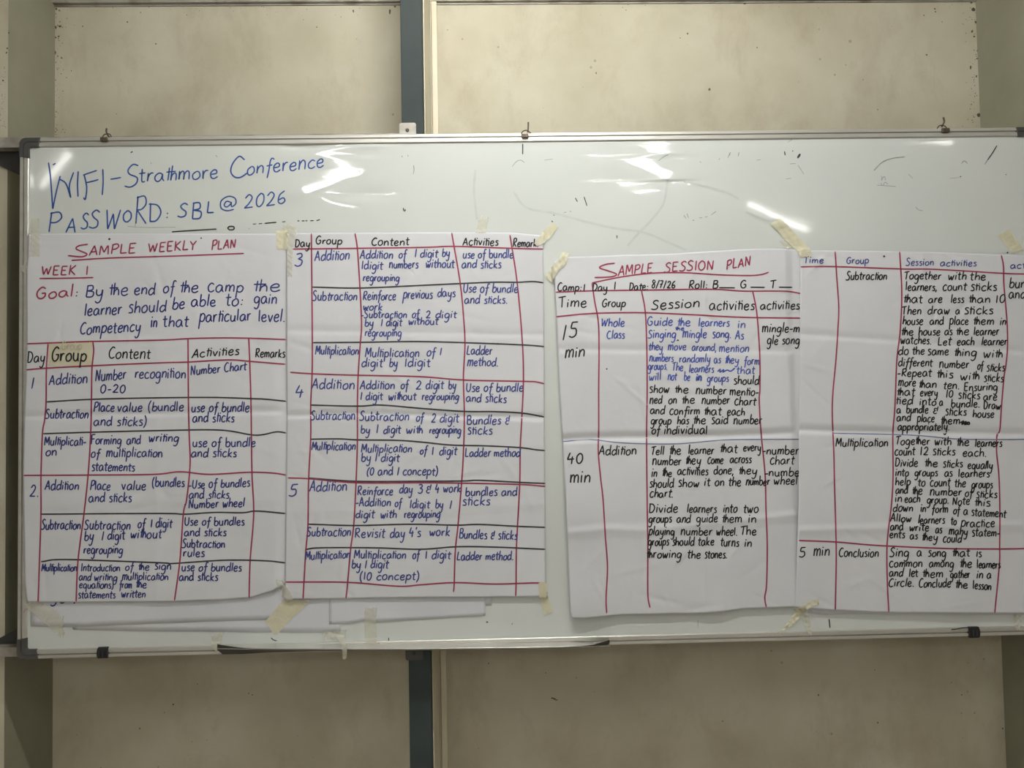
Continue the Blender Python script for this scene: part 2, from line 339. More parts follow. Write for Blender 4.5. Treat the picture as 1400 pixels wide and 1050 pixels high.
def board_h(x, z):
    x = np.asarray(x, float); z = np.asarray(z, float); h = np.zeros_like(x)
    for zz, xx, A, Hh, s, fade in BUCKLES:
        zc = np.clip(z, zz[0], zz[-1]); xcz = np.interp(zc, zz, xx); a = np.interp(zc, zz, A); H_ = np.interp(zc, zz, Hh)
        x0 = (xx.min() + xx.max()) / 2; hw = (xx.max() - xx.min()) / 2
        du = np.maximum(np.abs(x - x0) - hw, 0) / s
        dz = np.maximum(np.maximum(zz[0] - z, z - zz[-1]), 0) / fade
        h = h + (H_ + a * (x - xcz)) * np.exp(-du ** 2 - dz ** 2)
    zr = (z - Z0) / BH
    # broad slack waves of the sheet
    h = h + .00018 * np.sin(7.1 * x + 2 * np.sin(5 * zr) + .6) * np.sin(9 * zr + 1.3 * x) + .00002 * np.sin(55 * x + 20 * zr + 2 * np.sin(30 * zr)) + .00007 * np.sin(19 * x + 3 * zr) * np.sin(23 * zr + 1 + 2 * x)
    edge = np.clip(np.minimum.reduce([x - .02, BW - .02 - x, z - Z0 - .02, Z0 + BH - .02 - z]) / .010, 0, 1)
    return h * edge
nx, nz = 560, 330
gx = np.linspace(.016, BW - .016, nx)
tz = np.linspace(0, 1, nz); gz = Z0 + .016 + (BH - .032) * (1 - (1 - tz) ** 1.6)     # finer towards the top
X, Zg = np.meshgrid(gx, gz); Hb = board_h(X, Zg)
pm = MB(); pm.v = list(zip(X.ravel().tolist(), (Y_PANEL - Hb).ravel().tolist(), Zg.ravel().tolist()))
pm.f = [(j * nx + i, j * nx + i + 1, (j + 1) * nx + i + 1, (j + 1) * nx + i) for j in range(nz - 1) for i in range(nx - 1)]
panel = pm.build('writing_surface', M['board'], wb, True)
MB().box((.012, Y_PANEL + .006, Z0 + .012), (BW - .012, Y_BACK - .002, Z0 + BH - .012)).build('backing_board', M['cap'], wb)

PROF = [(0, Y_BACK), (0, .0015), (.0015, 0), (.0078, 0), (.0086, .0050), (.0106, .0050), (.0114, 0), (.0195, 0), (.0212, .0012), (.0218, Y_PANEL + .003), (.0218, Y_BACK)]
def frame_bar(side):
    m = MB(); c = .012
    if side in 'tb':
        f = (lambda x, t, y: (x, y, Z0 + BH - t)) if side == 't' else (lambda x, t, y: (x, y, Z0 + t))
        rings = [[f(x, t, y) for t, y in PROF] for x in (c, BW - c)]
    else:
        f = (lambda z, t, y: (t, y, z)) if side == 'l' else (lambda z, t, y: (BW - t, y, z))
        rings = [[f(z, t, y) for t, y in PROF] for z in (Z0 + c, Z0 + BH - c)]
    if side in 'tr': rings = [r[::-1] for r in rings]
    m.loft(rings); o = m.build('frame_bar', M['alu'], wb); return o
for s_ in 'tblr': frame_bar(s_)
def corner_cap(sx, sz):
    L_, w = .049, .0225; r = .016; yF = -.0012
    m = MB(); ox = -.0008; 
    arc = [(r + ox - r * math.cos(a), r + ox - r * math.sin(a)) for a in np.linspace(0, math.pi / 2, 8)]
    out = [(ox, L_ - .004)] + arc + [(L_ - .004, ox), (L_, ox)][1:] + [(L_ - .004, w), (w + .003, w), (w, w + .003), (w, L_)]
    P = [(x if sx == 0 else BW - x, Z0 + z if sz == 0 else Z0 + BH - z) for x, z in out]
    if (sx + sz) % 2 == 1: P = P[::-1]
    m.prism(P, yF, Y_BACK + .0005)
    o = tag(m.build('corner_cap', M['cap'], wb), 'grey plastic corner cap'); bevel(o, .0012)
    # the groove continuing round the corner
    g = MB(); rg = .0105; t = .0100
    cen = [(t + .011 - .011 * math.cos(a), t + .011 - .011 * math.sin(a)) for a in np.linspace(0, math.pi / 2, 8)]
    pts = [(t, L_ - .006)] + cen + [(L_ - .006, t)]
    g.tube([((x if sx == 0 else BW - x), yF - .0001, (Z0 + z if sz == 0 else Z0 + BH - z)) for x, z in pts], .0011, 6)
    g.build('corner_groove', M['dark'], o)
for sx in (0, 1):
    for sz in (0, 1): corner_cap(sx, sz)

# mounting brackets with bolts
def bracket(p0, p1, hole, dark):
    y = Y_RAIL - .0005
    a = at1(p0[0], p0[1], y); b = at1(p1[0], p1[1], y); h = at1(hole[0], hole[1], y - .003)
    x0, x1 = sorted((a[0], b[0])); z0, z1 = sorted((a[2], b[2]))
    r = .004; up = 1 if not dark else -1
    zt, zb = (z1, z0 - .02) if up > 0 else (z0, z1 + .02)
    poly = [(x0, zb), (x0, zt - up * r), (x0 + r * .4, zt - up * r * .35), (x0 + r, zt), (x1 - r, zt), (x1 - r * .4, zt - up * r * .35), (x1, zt - up * r), (x1, zb)]
    if up > 0: poly = poly[::-1]
    m = MB(); m.prism(poly[::-1], y - .0025, y)
    o = tag(m.build('mounting_bracket', M['cap'] if dark else M['rail'], wb), 'dark bracket tab' if dark else 'pale bracket tab')
    q = MB(); n = 14
    q.loft([[(h[0] + .0042 * k * math.cos(6.283 * i / n), yy, h[2] + .0042 * k * math.sin(6.283 * i / n)) for i in range(n)] for k, yy in ((1, y - .0026), (1, y - .0040), (.7, y - .0048))])
    q.build('bolt', M['dark'], o)
bracket((546, 168.5), (569, 184), (557, 178), False)  # upper tab
bracket((554.5, 890), (578.5, 902), (566, 893.5), True)

# clips of bent wire on the top bar
def hanger(px, py, w, h, loop, prong, i):
    yb = -.0065
    a = at1(px, py, yb); b = at1(px + w, py + h, yb)
    m = MB(); m.box((a[0], yb, b[2]), (b[0], Y_FRAME + .001, a[2])); m.box((a[0], yb + .003, a[2] - .002), (b[0], Y_BACK - .0005, a[2] + .0015))
    o = tag(m.build('hanging_clip', M['clip'], wb), 'rusty clip with wire loop'); bevel(o, .001)
    for pts, r in ((loop, .0013), (prong, .0021)):
        P = at(np.array([p[0] for p in pts]), np.array([p[1] for p in pts]), Y_BACK + .002 if pts is prong else -.002)
        sm = smooth(P, 5); MB().tube(sm, r, 7).build('bent_wire', M['clip'], o, True)
def smooth(P, n=6):
    P = np.asarray(P, float)
    if len(P) < 3: return P
    Q = np.vstack([2 * P[0] - P[1], P, 2 * P[-1] - P[-2]]); out = []
    for i in range(1, len(Q) - 2):
        t = np.linspace(0, 1, n, endpoint=False)[:, None]; a, b, c, d = Q[i - 1], Q[i], Q[i + 1], Q[i + 2]
        out.append(.5 * (2 * b + (c - a) * t + (2 * a - 5 * b + 4 * c - d) * t ** 2 + (3 * b - a - 3 * c + d) * t ** 3))
    return np.vstack(out + [P[-1:]])
M['clip'] = noise_mix(mat('rusty dark wire', (.08, .06, .05), .55, .4), [(.3, (.06, .045, .035)), (.7, (.14, .105, .08))], 60)[0]
hanger(136.5, 187.5, 9.5, 5.2, [(140, 187.5), (142, 184.5), (146, 183), (150, 183.4), (152.5, 187)], [(145.8, 175.5), (145.5, 180), (147, 184), (149.5, 187.2)], 0)
hanger(713.3, 182.5, 9.3, 5.2, [(712.8, 182.5), (715, 179.5), (719, 178), (723, 179.5), (725.5, 182)], [(722.3, 167), (722.2, 174), (721.6, 181)], 1)
hanger(1289.2, 175, 9.8, 5.5, [(1281.3, 175.5), (1284, 172), (1288, 171.2), (1292, 172.5), (1294.5, 175.5)], [(1289.8, 160.5), (1291, 166), (1289, 171), (1287.5, 173)], 2)
# black clamp clips on the lower bar
M['clamp'] = mat('black sprung steel clip', (.022, .023, .024), .3, .3)
def clamp(px0, py0, px1, py1, lab):
    a = at1(px0, py0, -.004); b = at1(px1, py1, -.004); zt, zb = a[2], b[2]; m = MB(); R = (zt - zb) / 2; zc = (zt + zb) / 2
    ring = lambda x, k: [(x, -.0005 - .007 * k * max(0, math.sin(t)) + .0005 * (1 - k), zc + R * k * math.cos(t)) for t in np.linspace(0, math.pi, 12)] + [(x, Y_BACK, zc - R * k * .9), (x, Y_BACK, zc + R * k * .9)]
    rings = [ring(a[0], .8), ring(a[0] + .0015, 1), ring(b[0] - .0015, 1), ring(b[0], .8)]
    m.loft([r[::-1] for r in rings]); o = tag(m.build('frame_clip', M['clamp'], wb), lab)
    for fx in (.28, .62):
        x = a[0] + (b[0] - a[0]) * fx
        MB().tube([(x, -.0085, zc + R * t) for t in (-.5, 0, .5)], .0009, 6).build('spring_rib', M['cap'], o)
clamp(132.5, 885.5, 147, 900.5, 'black clip gripping the lower bar')
clamp(1325, 857.5, 1340, 872.5, 'black clip gripping the lower bar')
twig = smooth(at(np.array([1301., 1308, 1315, 1323, 1328]), np.array([860.6, 860, 858.6, 858, 858.6]), -.003), 5)
MB().tube(twig, .0012, 6).build('wire_end', M['clamp'], wb, True)

# pen tray
def tray():
    o_ = empty('pen_tray', at1(568, 885, -.02)); 
    pw = np.array(wb.location); o_.parent = wb; o_.location = tuple(np.array(o_.location) - pw)
    n = 72; ps = np.linspace(297, 833.5, n)                      # photo columns along the tray
    lvl = np.interp(ps, [297, 340, 400, 560, 720, 800, 833], [886.6, 887.2, 887.6, 887.8, 886.0, 884.0, 882.8])      # its front edge
    ltop = lvl - .6 - np.interp(ps, [297, 303, 318, 335, 350, 790, 810, 825, 833.5], [5.2, 4.6, 2.4, .6, 0, 0, 1.6, 5.6, 7.8])
    lbot = lvl + np.interp(ps, [297, 302, 330, 370, 430, 520, 700, 800, 820, 833.5], [2.0, 8.0, 7.2, 4.6, 2.6, 1.8, 1.6, 1.6, 1.2, -1.6])
    front = -np.interp(ps, [297, 310, 335, 360, 780, 805, 833.5], [.024, .030, .038, .042, .042, .034, .010])
    e = at(ps, lvl, front); a = at(ps, ltop, front - .0006); b = at(ps, lbot, front + .014); th = .0013
    shelf = MB(); shelf.loft([[(p[0], -.0004, p[2]), (p[0], p[1], p[2]), (p[0], p[1], p[2] - th), (p[0], -.0004, p[2] - th)] for p in e])
    shelf.build('tray_shelf', M['tray'], o_)
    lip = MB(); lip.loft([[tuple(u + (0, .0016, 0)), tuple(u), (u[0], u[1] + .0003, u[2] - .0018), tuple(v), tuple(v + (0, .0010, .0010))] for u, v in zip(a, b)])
    tag(lip.build('tray_lip', M['lip'], o_), 'front lip with its shade painted dark')
    MB().tube([tuple(u + (0, .0004, .0002)) for u in a], .0011, 6).build('tray_rim', M['tray'], o_, True)
    return o_
tray()

# ------------------------------------------------------------------ sheets of paper
SHEETS = []
class Sheet:
    """outline given by four edges (lists of photo points), height above the board by a function of place"""
    def __init__(s, top, bottom, left, right, hfun):
        s.top, s.bottom, s.left, s.right = [np.array(e, float) for e in (top, bottom, left, right)]
        s.h = hfun; s.poly = np.vstack([s.top, s.right[1:], s.bottom[::-1][1:], s.left[::-1][1:-1]])
        SHEETS.append(s)
    def edge(s, e, t):
        P = getattr(s, e); d = np.concatenate([[0], np.cumsum(np.linalg.norm(np.diff(P, axis=0), axis=1))]); d /= d[-1]
        return np.stack([np.interp(t, d, P[:, 0]), np.interp(t, d, P[:, 1])], -1)
    def grid(s, step=2.4):
        w = np.linalg.norm(s.top[-1] - s.top[0]); hh = np.linalg.norm(s.left[-1] - s.left[0])
        nu, nv = max(int(w / step), 4) + 1, max(int(hh / step), 4) + 1
        u = np.linspace(0, 1, nu); v = np.linspace(0, 1, nv); T, B, Lf, Rt = s.edge('top', u), s.edge('bottom', u), s.edge('left', v), s.edge('right', v)
        U, V = np.meshgrid(u, v); U = U[..., None]; V = V[..., None]
        P = ((1 - V) * T[None] + V * B[None] + (1 - U) * Lf[:, None] + U * Rt[:, None]
             - ((1 - U) * (1 - V) * s.top[0] + U * (1 - V) * s.top[-1] + (1 - U) * V * s.bottom[0] + U * V * s.bottom[-1]))
        return P, nu, nv
    def inside(s, px, py):
        px = np.asarray(px); py = np.asarray(py); c = np.zeros(px.shape, bool); P = s.poly; n = len(P)
        for i in range(n):
            (x0, y0), (x1, y1) = P[i], P[(i + 1) % n]
            if y0 == y1: continue
            k = ((y0 > py) != (y1 > py)) & (px < (x1 - x0) * (py - y0) / (y1 - y0) + x0); c ^= k
        return c
def on(px, py, hfun, lift=0.0):
    """photo points dropped on to a surface of height hfun(x, z) above the board"""
    px = np.asarray(px, float); py = np.asarray(py, float); Y = np.full(px.shape, Y_PANEL - .006)
    for _ in range(4):
        P = at(px, py, Y); Y = Y_PANEL - hfun(P[:, 0], P[:, 2]) - lift
    return at(px, py, Y)
def make_sheet(sh, name, m, label, cat, group=None, step=2.4):
    P, nu, nv = sh.grid(step); Q = P.reshape(-1, 2); W_ = on(Q[:, 0], Q[:, 1], sh.h)
    b = MB(); b.v = [tuple(p) for p in W_.tolist()]
    b.f = [(j * nu + i, (j + 1) * nu + i, (j + 1) * nu + i + 1, j * nu + i + 1) for j in range(nv - 1) for i in range(nu - 1)]
    o = b.build(name, m, None, True); tag(o, label, cat, group)
    md = o.modifiers.new('thickness', 'SOLIDIFY'); md.thickness = .00025; md.offset = -1
    return o

def wx(px, py=525): return at1(px, py, Y_PANEL - .006)[0]
def wz(px, py): return at1(px, py, Y_PANEL - .006)[2]
def sstep(t): t = np.clip(t, 0, 1); return t * t * (3 - 2 * t)
def paper_h(seed, base, folds=(), vfolds=(), lifts=(), amp=1.0, ncrease=26, box=None, taper_r=None):
    """height of a creased sheet: long soft waves, folds right across, and small random creases"""
    rg = np.random.default_rng(seed)
    waves = [(rg.uniform(8, 26), rg.uniform(0, 6.283), rg.uniform(0, 6.283), rg.uniform(.10, .30) * .001 * amp) for _ in range(9)]
    cr = []
    if box:
        (ax, az), (bx, bz) = (wx(box[0], box[1]), wz(box[0], box[1])), (wx(box[2], box[3]), wz(box[2], box[3]))
        for _ in range(ncrease):
            th = rg.uniform(0, math.pi); cr.append((rg.uniform(ax, bx), rg.uniform(bz, az), math.cos(th), math.sin(th), rg.uniform(.015, .07), rg.uniform(.006, .014), rg.choice([-1, 1]) * rg.uniform(.35, 1.1) * .001 * amp))
    F = []
    for pts, depth, wa, wb_ in folds:        # a fold runs across: photo points, depth (m, + towards the room), width above, width below
        P = np.array([(wx(*p), wz(*p)) for p in pts]); F.append((P, depth, wa, wb_))
    G = []
    for pts, depth, w in vfolds:
        P = np.array([(wx(*p), wz(*p)) for p in pts]); P = P[np.argsort(P[:, 1])]; G.append((P, depth, w))
    Lf = [(wx(*p), wz(*p), r, d) for p, r, d in lifts]
    tr = None if taper_r is None else (wx(*taper_r[0]), taper_r[1], taper_r[2])
    def h(x, z):
        x = np.asarray(x, float); z = np.asarray(z, float); y = np.full(x.shape, base)
        for k, a, p, A in waves: y = y + A * np.sin(k * (x * math.cos(a) + z * math.sin(a)) + p)
        for P, depth, wa, wb_ in F:
            d = z - np.interp(x, P[:, 0], P[:, 1]); y = y + depth * np.maximum(0, 1 - np.where(d > 0, d / wa, -d / wb_)) ** 1.25
        for P, depth, w in G:
            d = np.abs(x - np.interp(z, P[:, 1], P[:, 0])); y = y + depth * np.maximum(0, 1 - d / w) ** 1.4
        for cx_, cz_, c, s_, ln, w, A in cr:
            a = (x - cx_) * c + (z - cz_) * s_; t = np.abs(-(x - cx_) * s_ + (z - cz_) * c)
            y = y + A * np.maximum(0, 1 - t / w) ** 1.3 * np.exp(-(a / ln) ** 2)
        for lx_, lz_, r, d in Lf: y = y + d * np.exp(-(((x - lx_) ** 2 + (z - lz_) ** 2) / r ** 2))
        if tr is not None:
            k = sstep((x - tr[0]) / tr[1]); y = y * (1 - k) + tr[2] * k
        return np.maximum(y, .0044)
    return h
def flat_h(base, tilt=0):
    return lambda x, z: np.full(np.shape(x), base) + .00012 * np.sin(14 * np.asarray(x) + 3) + .0001 * np.sin(21 * np.asarray(z) + 8 * np.asarray(x))

# --- blank sheets underneath
uA2 = Sheet([(46, 640), (466, 640)], [(100, 861), (200, 863), (330, 864), (466, 865)], [(46, 640), (60, 760), (100, 861)], [(466, 640), (467, 780), (466, 865)], flat_h(.0013))
make_sheet(uA2, 'paper_sheet', M['under'], 'blank white sheet lowest under the weekly plan chart, its corner reaching right past the tape', 'paper', 'blank sheets behind the charts', 8)
uA1 = Sheet([(44, 640), (384, 640)], [(42, 856), (60, 856.5), (115, 857), (200, 853), (300, 849.5), (384, 847)], [(44, 640), (42, 856)], [(384, 640), (384, 847)], flat_h(.0021))
sA1 = make_sheet(uA1, 'paper_sheet', M['under'], 'white sheet right under the weekly plan chart with a trace of blue writing', 'paper', 'blank sheets behind the charts', 8)
uB2 = Sheet([(520, 640), (672, 640)], [(520, 833), (600, 831), (672, 828)], [(520, 640), (520, 833)], [(672, 640), (672, 828)], flat_h(.0012))
make_sheet(uB2, 'paper_sheet', M['under'], 'hindmost blank sheet whose small corner sticks out under the days 3 to 5 chart', 'paper', 'blank sheets behind the charts', 8)
uB1 = Sheet([(450, 640), (663.5, 640)], [(450, 853.5), (472, 853), (485, 851.5), (497, 848.5), (516, 850), (545, 848), (580, 846.5), (630, 843.5), (663.5, 841.5)], [(450, 640), (450, 853.5)], [(663.5, 640), (663.5, 841.5)], lambda x, z: np.full(np.shape(x), .0021) + .0012 * np.exp(-((np.asarray(x) - wx(530, 846)) / .03) ** 2 - ((np.asarray(z) - wz(530, 848)) / .012) ** 2))
make_sheet(uB1, 'paper_sheet', M['under'], 'blank white sheet hanging out under the days 3 to 5 chart above the tray', 'paper', 'blank sheets behind the charts', 5)
uC = Sheet([(1105, 640), (1404, 640)], [(1105, 838), (1128, 841), (1160, 839.5), (1250, 839.5), (1404, 840.5)], [(1105, 640), (1105, 838)], [(1404, 640), (1404, 840.5)], flat_h(.0018))
make_sheet(uC, 'paper_sheet', M['under'], 'blank white sheet peeping out below the rightmost chart', 'paper', 'blank sheets behind the charts', 8)

# --- the four written charts
c1 = Sheet([(42, 320), (120, 319), (250, 319.5), (394, 319.5)], [(37, 823), (60, 823.5), (150, 823), (235, 822.5), (300, 820), (341, 817.5), (372, 808), (393, 796)],
           [(38.3, 320), (38, 350), (36.3, 366), (36.5, 470), (35.5, 500), (33.5, 560), (32, 610), (31.5, 650), (32.5, 720), (34, 800), (37, 823)], [(394, 319.5), (394, 600), (393, 796)],
           paper_h(11, .0076, [([(30, 570), (120, 568), (210, 566), (392, 562)], -.0042, .016, .008), ([(30, 690), (392, 683)], .0010, .02, .02)],
                   [([(215, 320), (215, 820)], .0009, .02)], [((385, 800), .05, .004), ((40, 600), .05, .001)], 1.5, 44, (40, 330, 385, 815), ((372, 525), .035, .0044)))
c1.top[0] = c1.left[0]
c2 = Sheet([(391.5, 318.5), (500, 318), (620, 317.5), (700, 318), (742.5, 322)], [(389.5, 819.5), (470, 818.5), (560, 817), (660, 816.5), (746, 815.5)],
           [(391.5, 318.5), (391.5, 420), (392, 560), (391, 680), (389.5, 819.5)], [(742.5, 322), (743.5, 420), (744, 560), (745, 690), (746, 815.5)],
           paper_h(22, .0084, [([(392, 569), (480, 566), (745, 572)], -.0042, .016, .008), ([(392, 452), (745, 458)], -.0022, .018, .010), ([(392, 700), (745, 690)], .0010, .02, .02)],
                   [([(560, 320), (560, 820)], .0008, .02)], [((745, 600), .05, .001)], 1.5, 44, (400, 330, 740, 810)))
c3 = Sheet([(757, 357), (772, 351.5), (850, 348.5), (915, 347), (960, 344), (1010, 341), (1050, 339.5), (1098, 341)],
           [(782, 845), (800, 845.5), (850, 840.5), (905, 839.5), (960, 838), (985, 836.5), (1020, 832), (1096, 829.5)],
           [(757, 357), (759, 395), (761, 430), (765, 530), (769.5, 602), (774, 690), (778, 790), (780, 838), (782, 845)], [(1098, 341), (1098, 560), (1096, 829.5)],
           paper_h(33, .0120, [([(765, 602), (806, 599.5), (854, 598), (940, 598), (995, 596), (1092, 592)], -.0070, .018, .011), ([(760, 478), (1094, 480)], -.0026, .018, .010), ([(770, 728), (830, 722), (880, 724), (1094, 702)], .0032, .014, .022)],
                   [([(963, 345), (963, 835)], .0010, .012)], [((778, 830), .085, .012), ((776, 700), .09, .007), ((975, 838), .035, .004)], 2.0, 54, (765, 360, 1085, 838), ((1076, 525), .024, .0048)))
c4 = Sheet([(1094.5, 342), (1150, 342.5), (1240, 343.5), (1300, 345.5), (1404, 349)], [(1087.5, 830), (1110, 832.5), (1142, 834.5), (1215, 837.5), (1300, 838), (1404, 838.5)],
           [(1094.5, 342), (1094, 430), (1092.5, 560), (1092, 680), (1089, 780), (1087.5, 830)], [(1404, 349), (1404, 600), (1404, 838.5)],
           paper_h(44, .0125, [([(1092, 588), (1140, 590), (1220, 591.5), (1300, 592), (1404, 594)], -.0062, .018, .010), ([(1094, 458), (1230, 466), (1404, 482)], -.0030, .018, .009), ([(1090, 724), (1404, 716)], .0030, .013, .02)],
                   [([(1260, 345), (1260, 838)], .0010, .015)], [((1300, 838), .06, .003)], 1.8, 50, (1100, 350, 1400, 832)))
G4 = 'handwritten flip chart sheets'
o1 = make_sheet(c1, 'paper_chart', M['paper'], 'flip chart sheet titled SAMPLE WEEKLY PLAN in red, leftmost on the whiteboard', 'chart', G4)
o2 = make_sheet(c2, 'paper_chart', M['paper'], 'flip chart sheet with rows for days 3, 4 and 5, beside the weekly plan', 'chart', G4)
o3 = make_sheet(c3, 'paper_chart', M['paper'], 'flip chart sheet titled SAMPLE SESSION PLAN in red with 15 min and 40 min rows', 'chart', G4)
o4 = make_sheet(c4, 'paper_chart', M['paper'], 'rightmost flip chart sheet ending with the 5 min conclusion row', 'chart', G4)

# ------------------------------------------------------------------ handwriting
GL = {
 'a': (.92, '.74,.86 .42,1 .1,.7 .08,.25 .34,0 .62,.28 .74,.88* .76,.3 .92,.03'), 'b': (.82, '.12,1.75* .1,.05*;.11,.6 .42,.95 .75,.7 .7,.2 .4,0 .1,.12'),
 'c': (.74, '.7,.85 .4,1 .08,.6 .15,.12 .45,0 .74,.2'), 'd': (.86, '.72,.75 .4,.98 .08,.6 .12,.12 .4,.02 .72,.42;.77,1.75* .73,.6 .8,0'),
 'e': (.76, '.1,.5 .58,.58 .6,.92 .36,1 .08,.65 .15,.12 .43,0 .74,.22'), 'f': (.62, '.75,1.55 .52,1.72 .36,1.4 .33,.4 .24,-.6;.05,.85* .62,.92'),
 'g': (.84, '.74,.8 .4,1 .08,.65 .15,.15 .42,.05 .7,.42 .76,.95* .74,.1 .62,-.6 .32,-.85 .06,-.6'), 'h': (.8, '.14,1.75* .1,0* .16,.6 .45,.95 .68,.75 .7,0'),
 'i': (.3, '.13,1* .11,0;.16,1.36* .19,1.44'), 'j': (.4, '.25,1* .25,-.4 .05,-.8;.27,1.36* .3,1.44'), 'k': (.74, '.14,1.7* .1,0*;.66,.95* .15,.45* .72,0'),
 'l': (.3, '.15,1.75* .12,.03'), 'm': (1.12, '.08,1* .08,0* .13,.65 .35,.98 .5,.75 .51,0* .56,.65 .8,.98 .97,.75 .99,0'),
 'n': (.8, '.1,1* .09,0* .15,.6 .42,.98 .66,.75 .68,0'), 'o': (.8, '.42,1 .08,.62 .14,.1 .44,0 .73,.35 .64,.88 .38,1'),
 'p': (.82, '.12,1* .06,-.8*;.11,.68 .42,1 .75,.7 .65,.2 .36,.05 .1,.25'), 'q': (.84, '.72,.8 .4,1 .08,.65 .15,.15 .42,.05 .7,.42 .74,.95* .72,-.8'),
 'r': (.58, '.1,1* .1,0* .15,.6 .34,.95 .58,.95'), 's': (.6, '.58,.9 .3,1 .12,.76 .48,.46 .5,.08 .04,.05'),
 't': (.54, '.27,1.5* .25,.22 .38,.02 .54,.1;.0,1.0* .58,1.06'), 'u': (.82, '.1,1* .1,.3 .35,0 .63,.3 .68,1* .68,.1 .8,0'),
 'v': (.7, '.05,1* .33,0* .66,1'), 'w': (1.0, '.05,1* .2,.08 .3,.05 .5,.8* .6,.05 .7,.06 .94,1'), 'x': (.7, '.08,1* .65,0;.64,1* .05,0'),
 'y': (.82, '.1,1* .12,.4 .35,.15 .63,.4 .7,1* .68,.2 .56,-.6 .28,-.85 .04,-.6'), 'z': (.7, '.08,1* .62,1* .06,0* .66,0'),
 'A': (.95, '.02,0* .52,1.7* .86,0;.16,.6* .82,.66'), 'B': (.86, '.13,1.7* .1,0*;.06,1.62 .6,1.66 .65,1.1 .14,.9* .76,.75 .7,.1 .1,0'),
 'C': (.88, '.8,1.5 .5,1.7 .1,1.1 .12,.35 .45,0 .86,.22'), 'D': (.96, '.14,1.7* .12,0*;.02,1.62* .6,1.52 .86,.85 .55,.1 .08,0'),
 'E': (.84, '.76,1.7* .12,1.68* .1,.02* .76,.06;.12,.9* .62,.93'), 'F': (.78, '.78,1.7* .12,1.66* .1,0;.11,.9* .62,.95'),
 'G': (.98, '.84,1.45 .5,1.7 .1,1.1 .12,.35 .45,0 .8,.3 .84,.8* .48,.78'), 'H': (.9, '.1,1.7* .1,0;.78,1.7* .76,0;.1,.85* .78,.9'), 'I': (.34, '.17,1.7* .15,0'),
 'K': (.86, '.13,1.7* .1,0;.76,1.65* .15,.85* .82,0'), 'L': (.78, '.14,1.7* .1,.05* .76,.09'), 'M': (1.1, '.06,0* .12,1.65* .2,1.6 .52,.45* .84,1.6 .92,1.65* .98,0'),
 'N': (.92, '.1,0* .13,1.7* .72,.02* .8,1.7'), 'O': (.98, '.5,1.7 .1,1.1 .14,.3 .5,0 .86,.5 .82,1.3 .46,1.7'), 'P': (.84, '.14,1.7* .1,0;.06,1.6 .6,1.7 .78,1.25 .5,.85 .13,.8'),
 'R': (.9, '.14,1.7* .1,0;.06,1.6 .6,1.7 .74,1.25 .46,.9 .13,.85* .82,0'), 'S': (.84, '.76,1.5 .46,1.72 .15,1.38 .32,1 .66,.66 .64,.16 .3,-.02 -.04,.12'),
 'T': (.84, '-.04,1.5* .86,1.7;.44,1.6* .38,0'), 'U': (.92, '.1,1.7* .1,.5 .4,0 .75,.4 .8,1.7*'), 'W': (1.2, '.04,1.7* .26,.03* .58,1.35* .8,.03* 1.12,1.7'),
 'V': (.86, '.04,1.7* .4,0* .82,1.7'), 'Y': (.86, '.04,1.7* .42,.9* .82,1.7;.42,.9* .4,0'),
 '0': (.76, '.4,1.6 .1,1.1 .12,.3 .38,0 .66,.5 .62,1.3 .36,1.6'), '1': (.34, '.18,1.6* .14,0'), '2': (.8, '.1,1.2 .4,1.6 .66,1.2 .4,.5 .06,.04* .76,.06'),
 '3': (.76, '.1,1.5 .5,1.6 .6,1.2 .3,.9* .66,.7 .6,.15 .3,-.02 .02,.16'), '4': (.8, '.3,1.6* .06,.6* .74,.68;.56,1.05* .5,-.1'), '5': (.78, '.74,1.6* .26,1.55* .2,.95 .6,.9 .66,.3 .36,0 .04,.12'),
 '6': (.74, '.6,1.55 .2,1.1 .1,.3 .36,0 .64,.3 .5,.7 .14,.5'), '7': (.74, '.06,1.55* .66,1.6* .26,0;.18,.8* .6,.82'), '8': (.74, '.62,1.4 .34,1.6 .16,1.25 .6,.6 .5,.06 .2,.06 .14,.5 .6,1.1 .62,1.4'),
 '9': (.74, '.6,1.3 .34,1.6 .1,1.2 .3,.9 .6,1.2* .56,0'),
 '.': (.3, '.12,.02* .17,.08'), ',': (.32, '.16,.1* .06,-.3'), ':': (.34, '.16,.12* .18,.2;.18,.72* .2,.8'), '-': (.56, '.06,.5* .5,.54'), "'": (.24, '.14,1.7* .08,1.35'),
 '(': (.46, '.42,1.8 .14,1.1 .12,.3 .36,-.4'), ')': (.46, '.06,1.8 .32,1.1 .32,.3 .06,-.4'), '/': (.5, '.46,1.7* .04,-.1'), '&': (.8, '.56,1.1 .3,1.2 .16,.9 .4,.7* .1,.4 .3,0 .62,.16;.7,1.6* .6,.5'),
 ']': (.4, '.06,1.7* .26,1.65 .28,.2 .1,-.2 -.1,-.2'), '@': (1.3, '.82,.95 .52,1.05 .36,.65 .54,.4 .8,.7 .86,1.0* .92,.45 1.2,.8 1.1,1.4 .6,1.6 .12,1.1 .16,.3 .6,0 1.1,.15'),
 '_': (1, '0,.0* 1,.02'), '^': (.5, '.05,0* .25,.35* .45,0'),
}
def parse(g):
    out = []
    for st in g.split(';'):
        pts, cor = [], []
        for t in st.split():
            c = t.endswith('*'); x, y = t.rstrip('*').split(','); pts.append((float(x), float(y))); cor.append(c)
        runs, cur = [], [pts[0]]
        for i in range(1, len(pts)):
            cur.append(pts[i])
            if cor[i] and i < len(pts) - 1: runs.append(np.array(cur)); cur = [pts[i]]
        runs.append(np.array(cur)); out.append(runs)
    return out
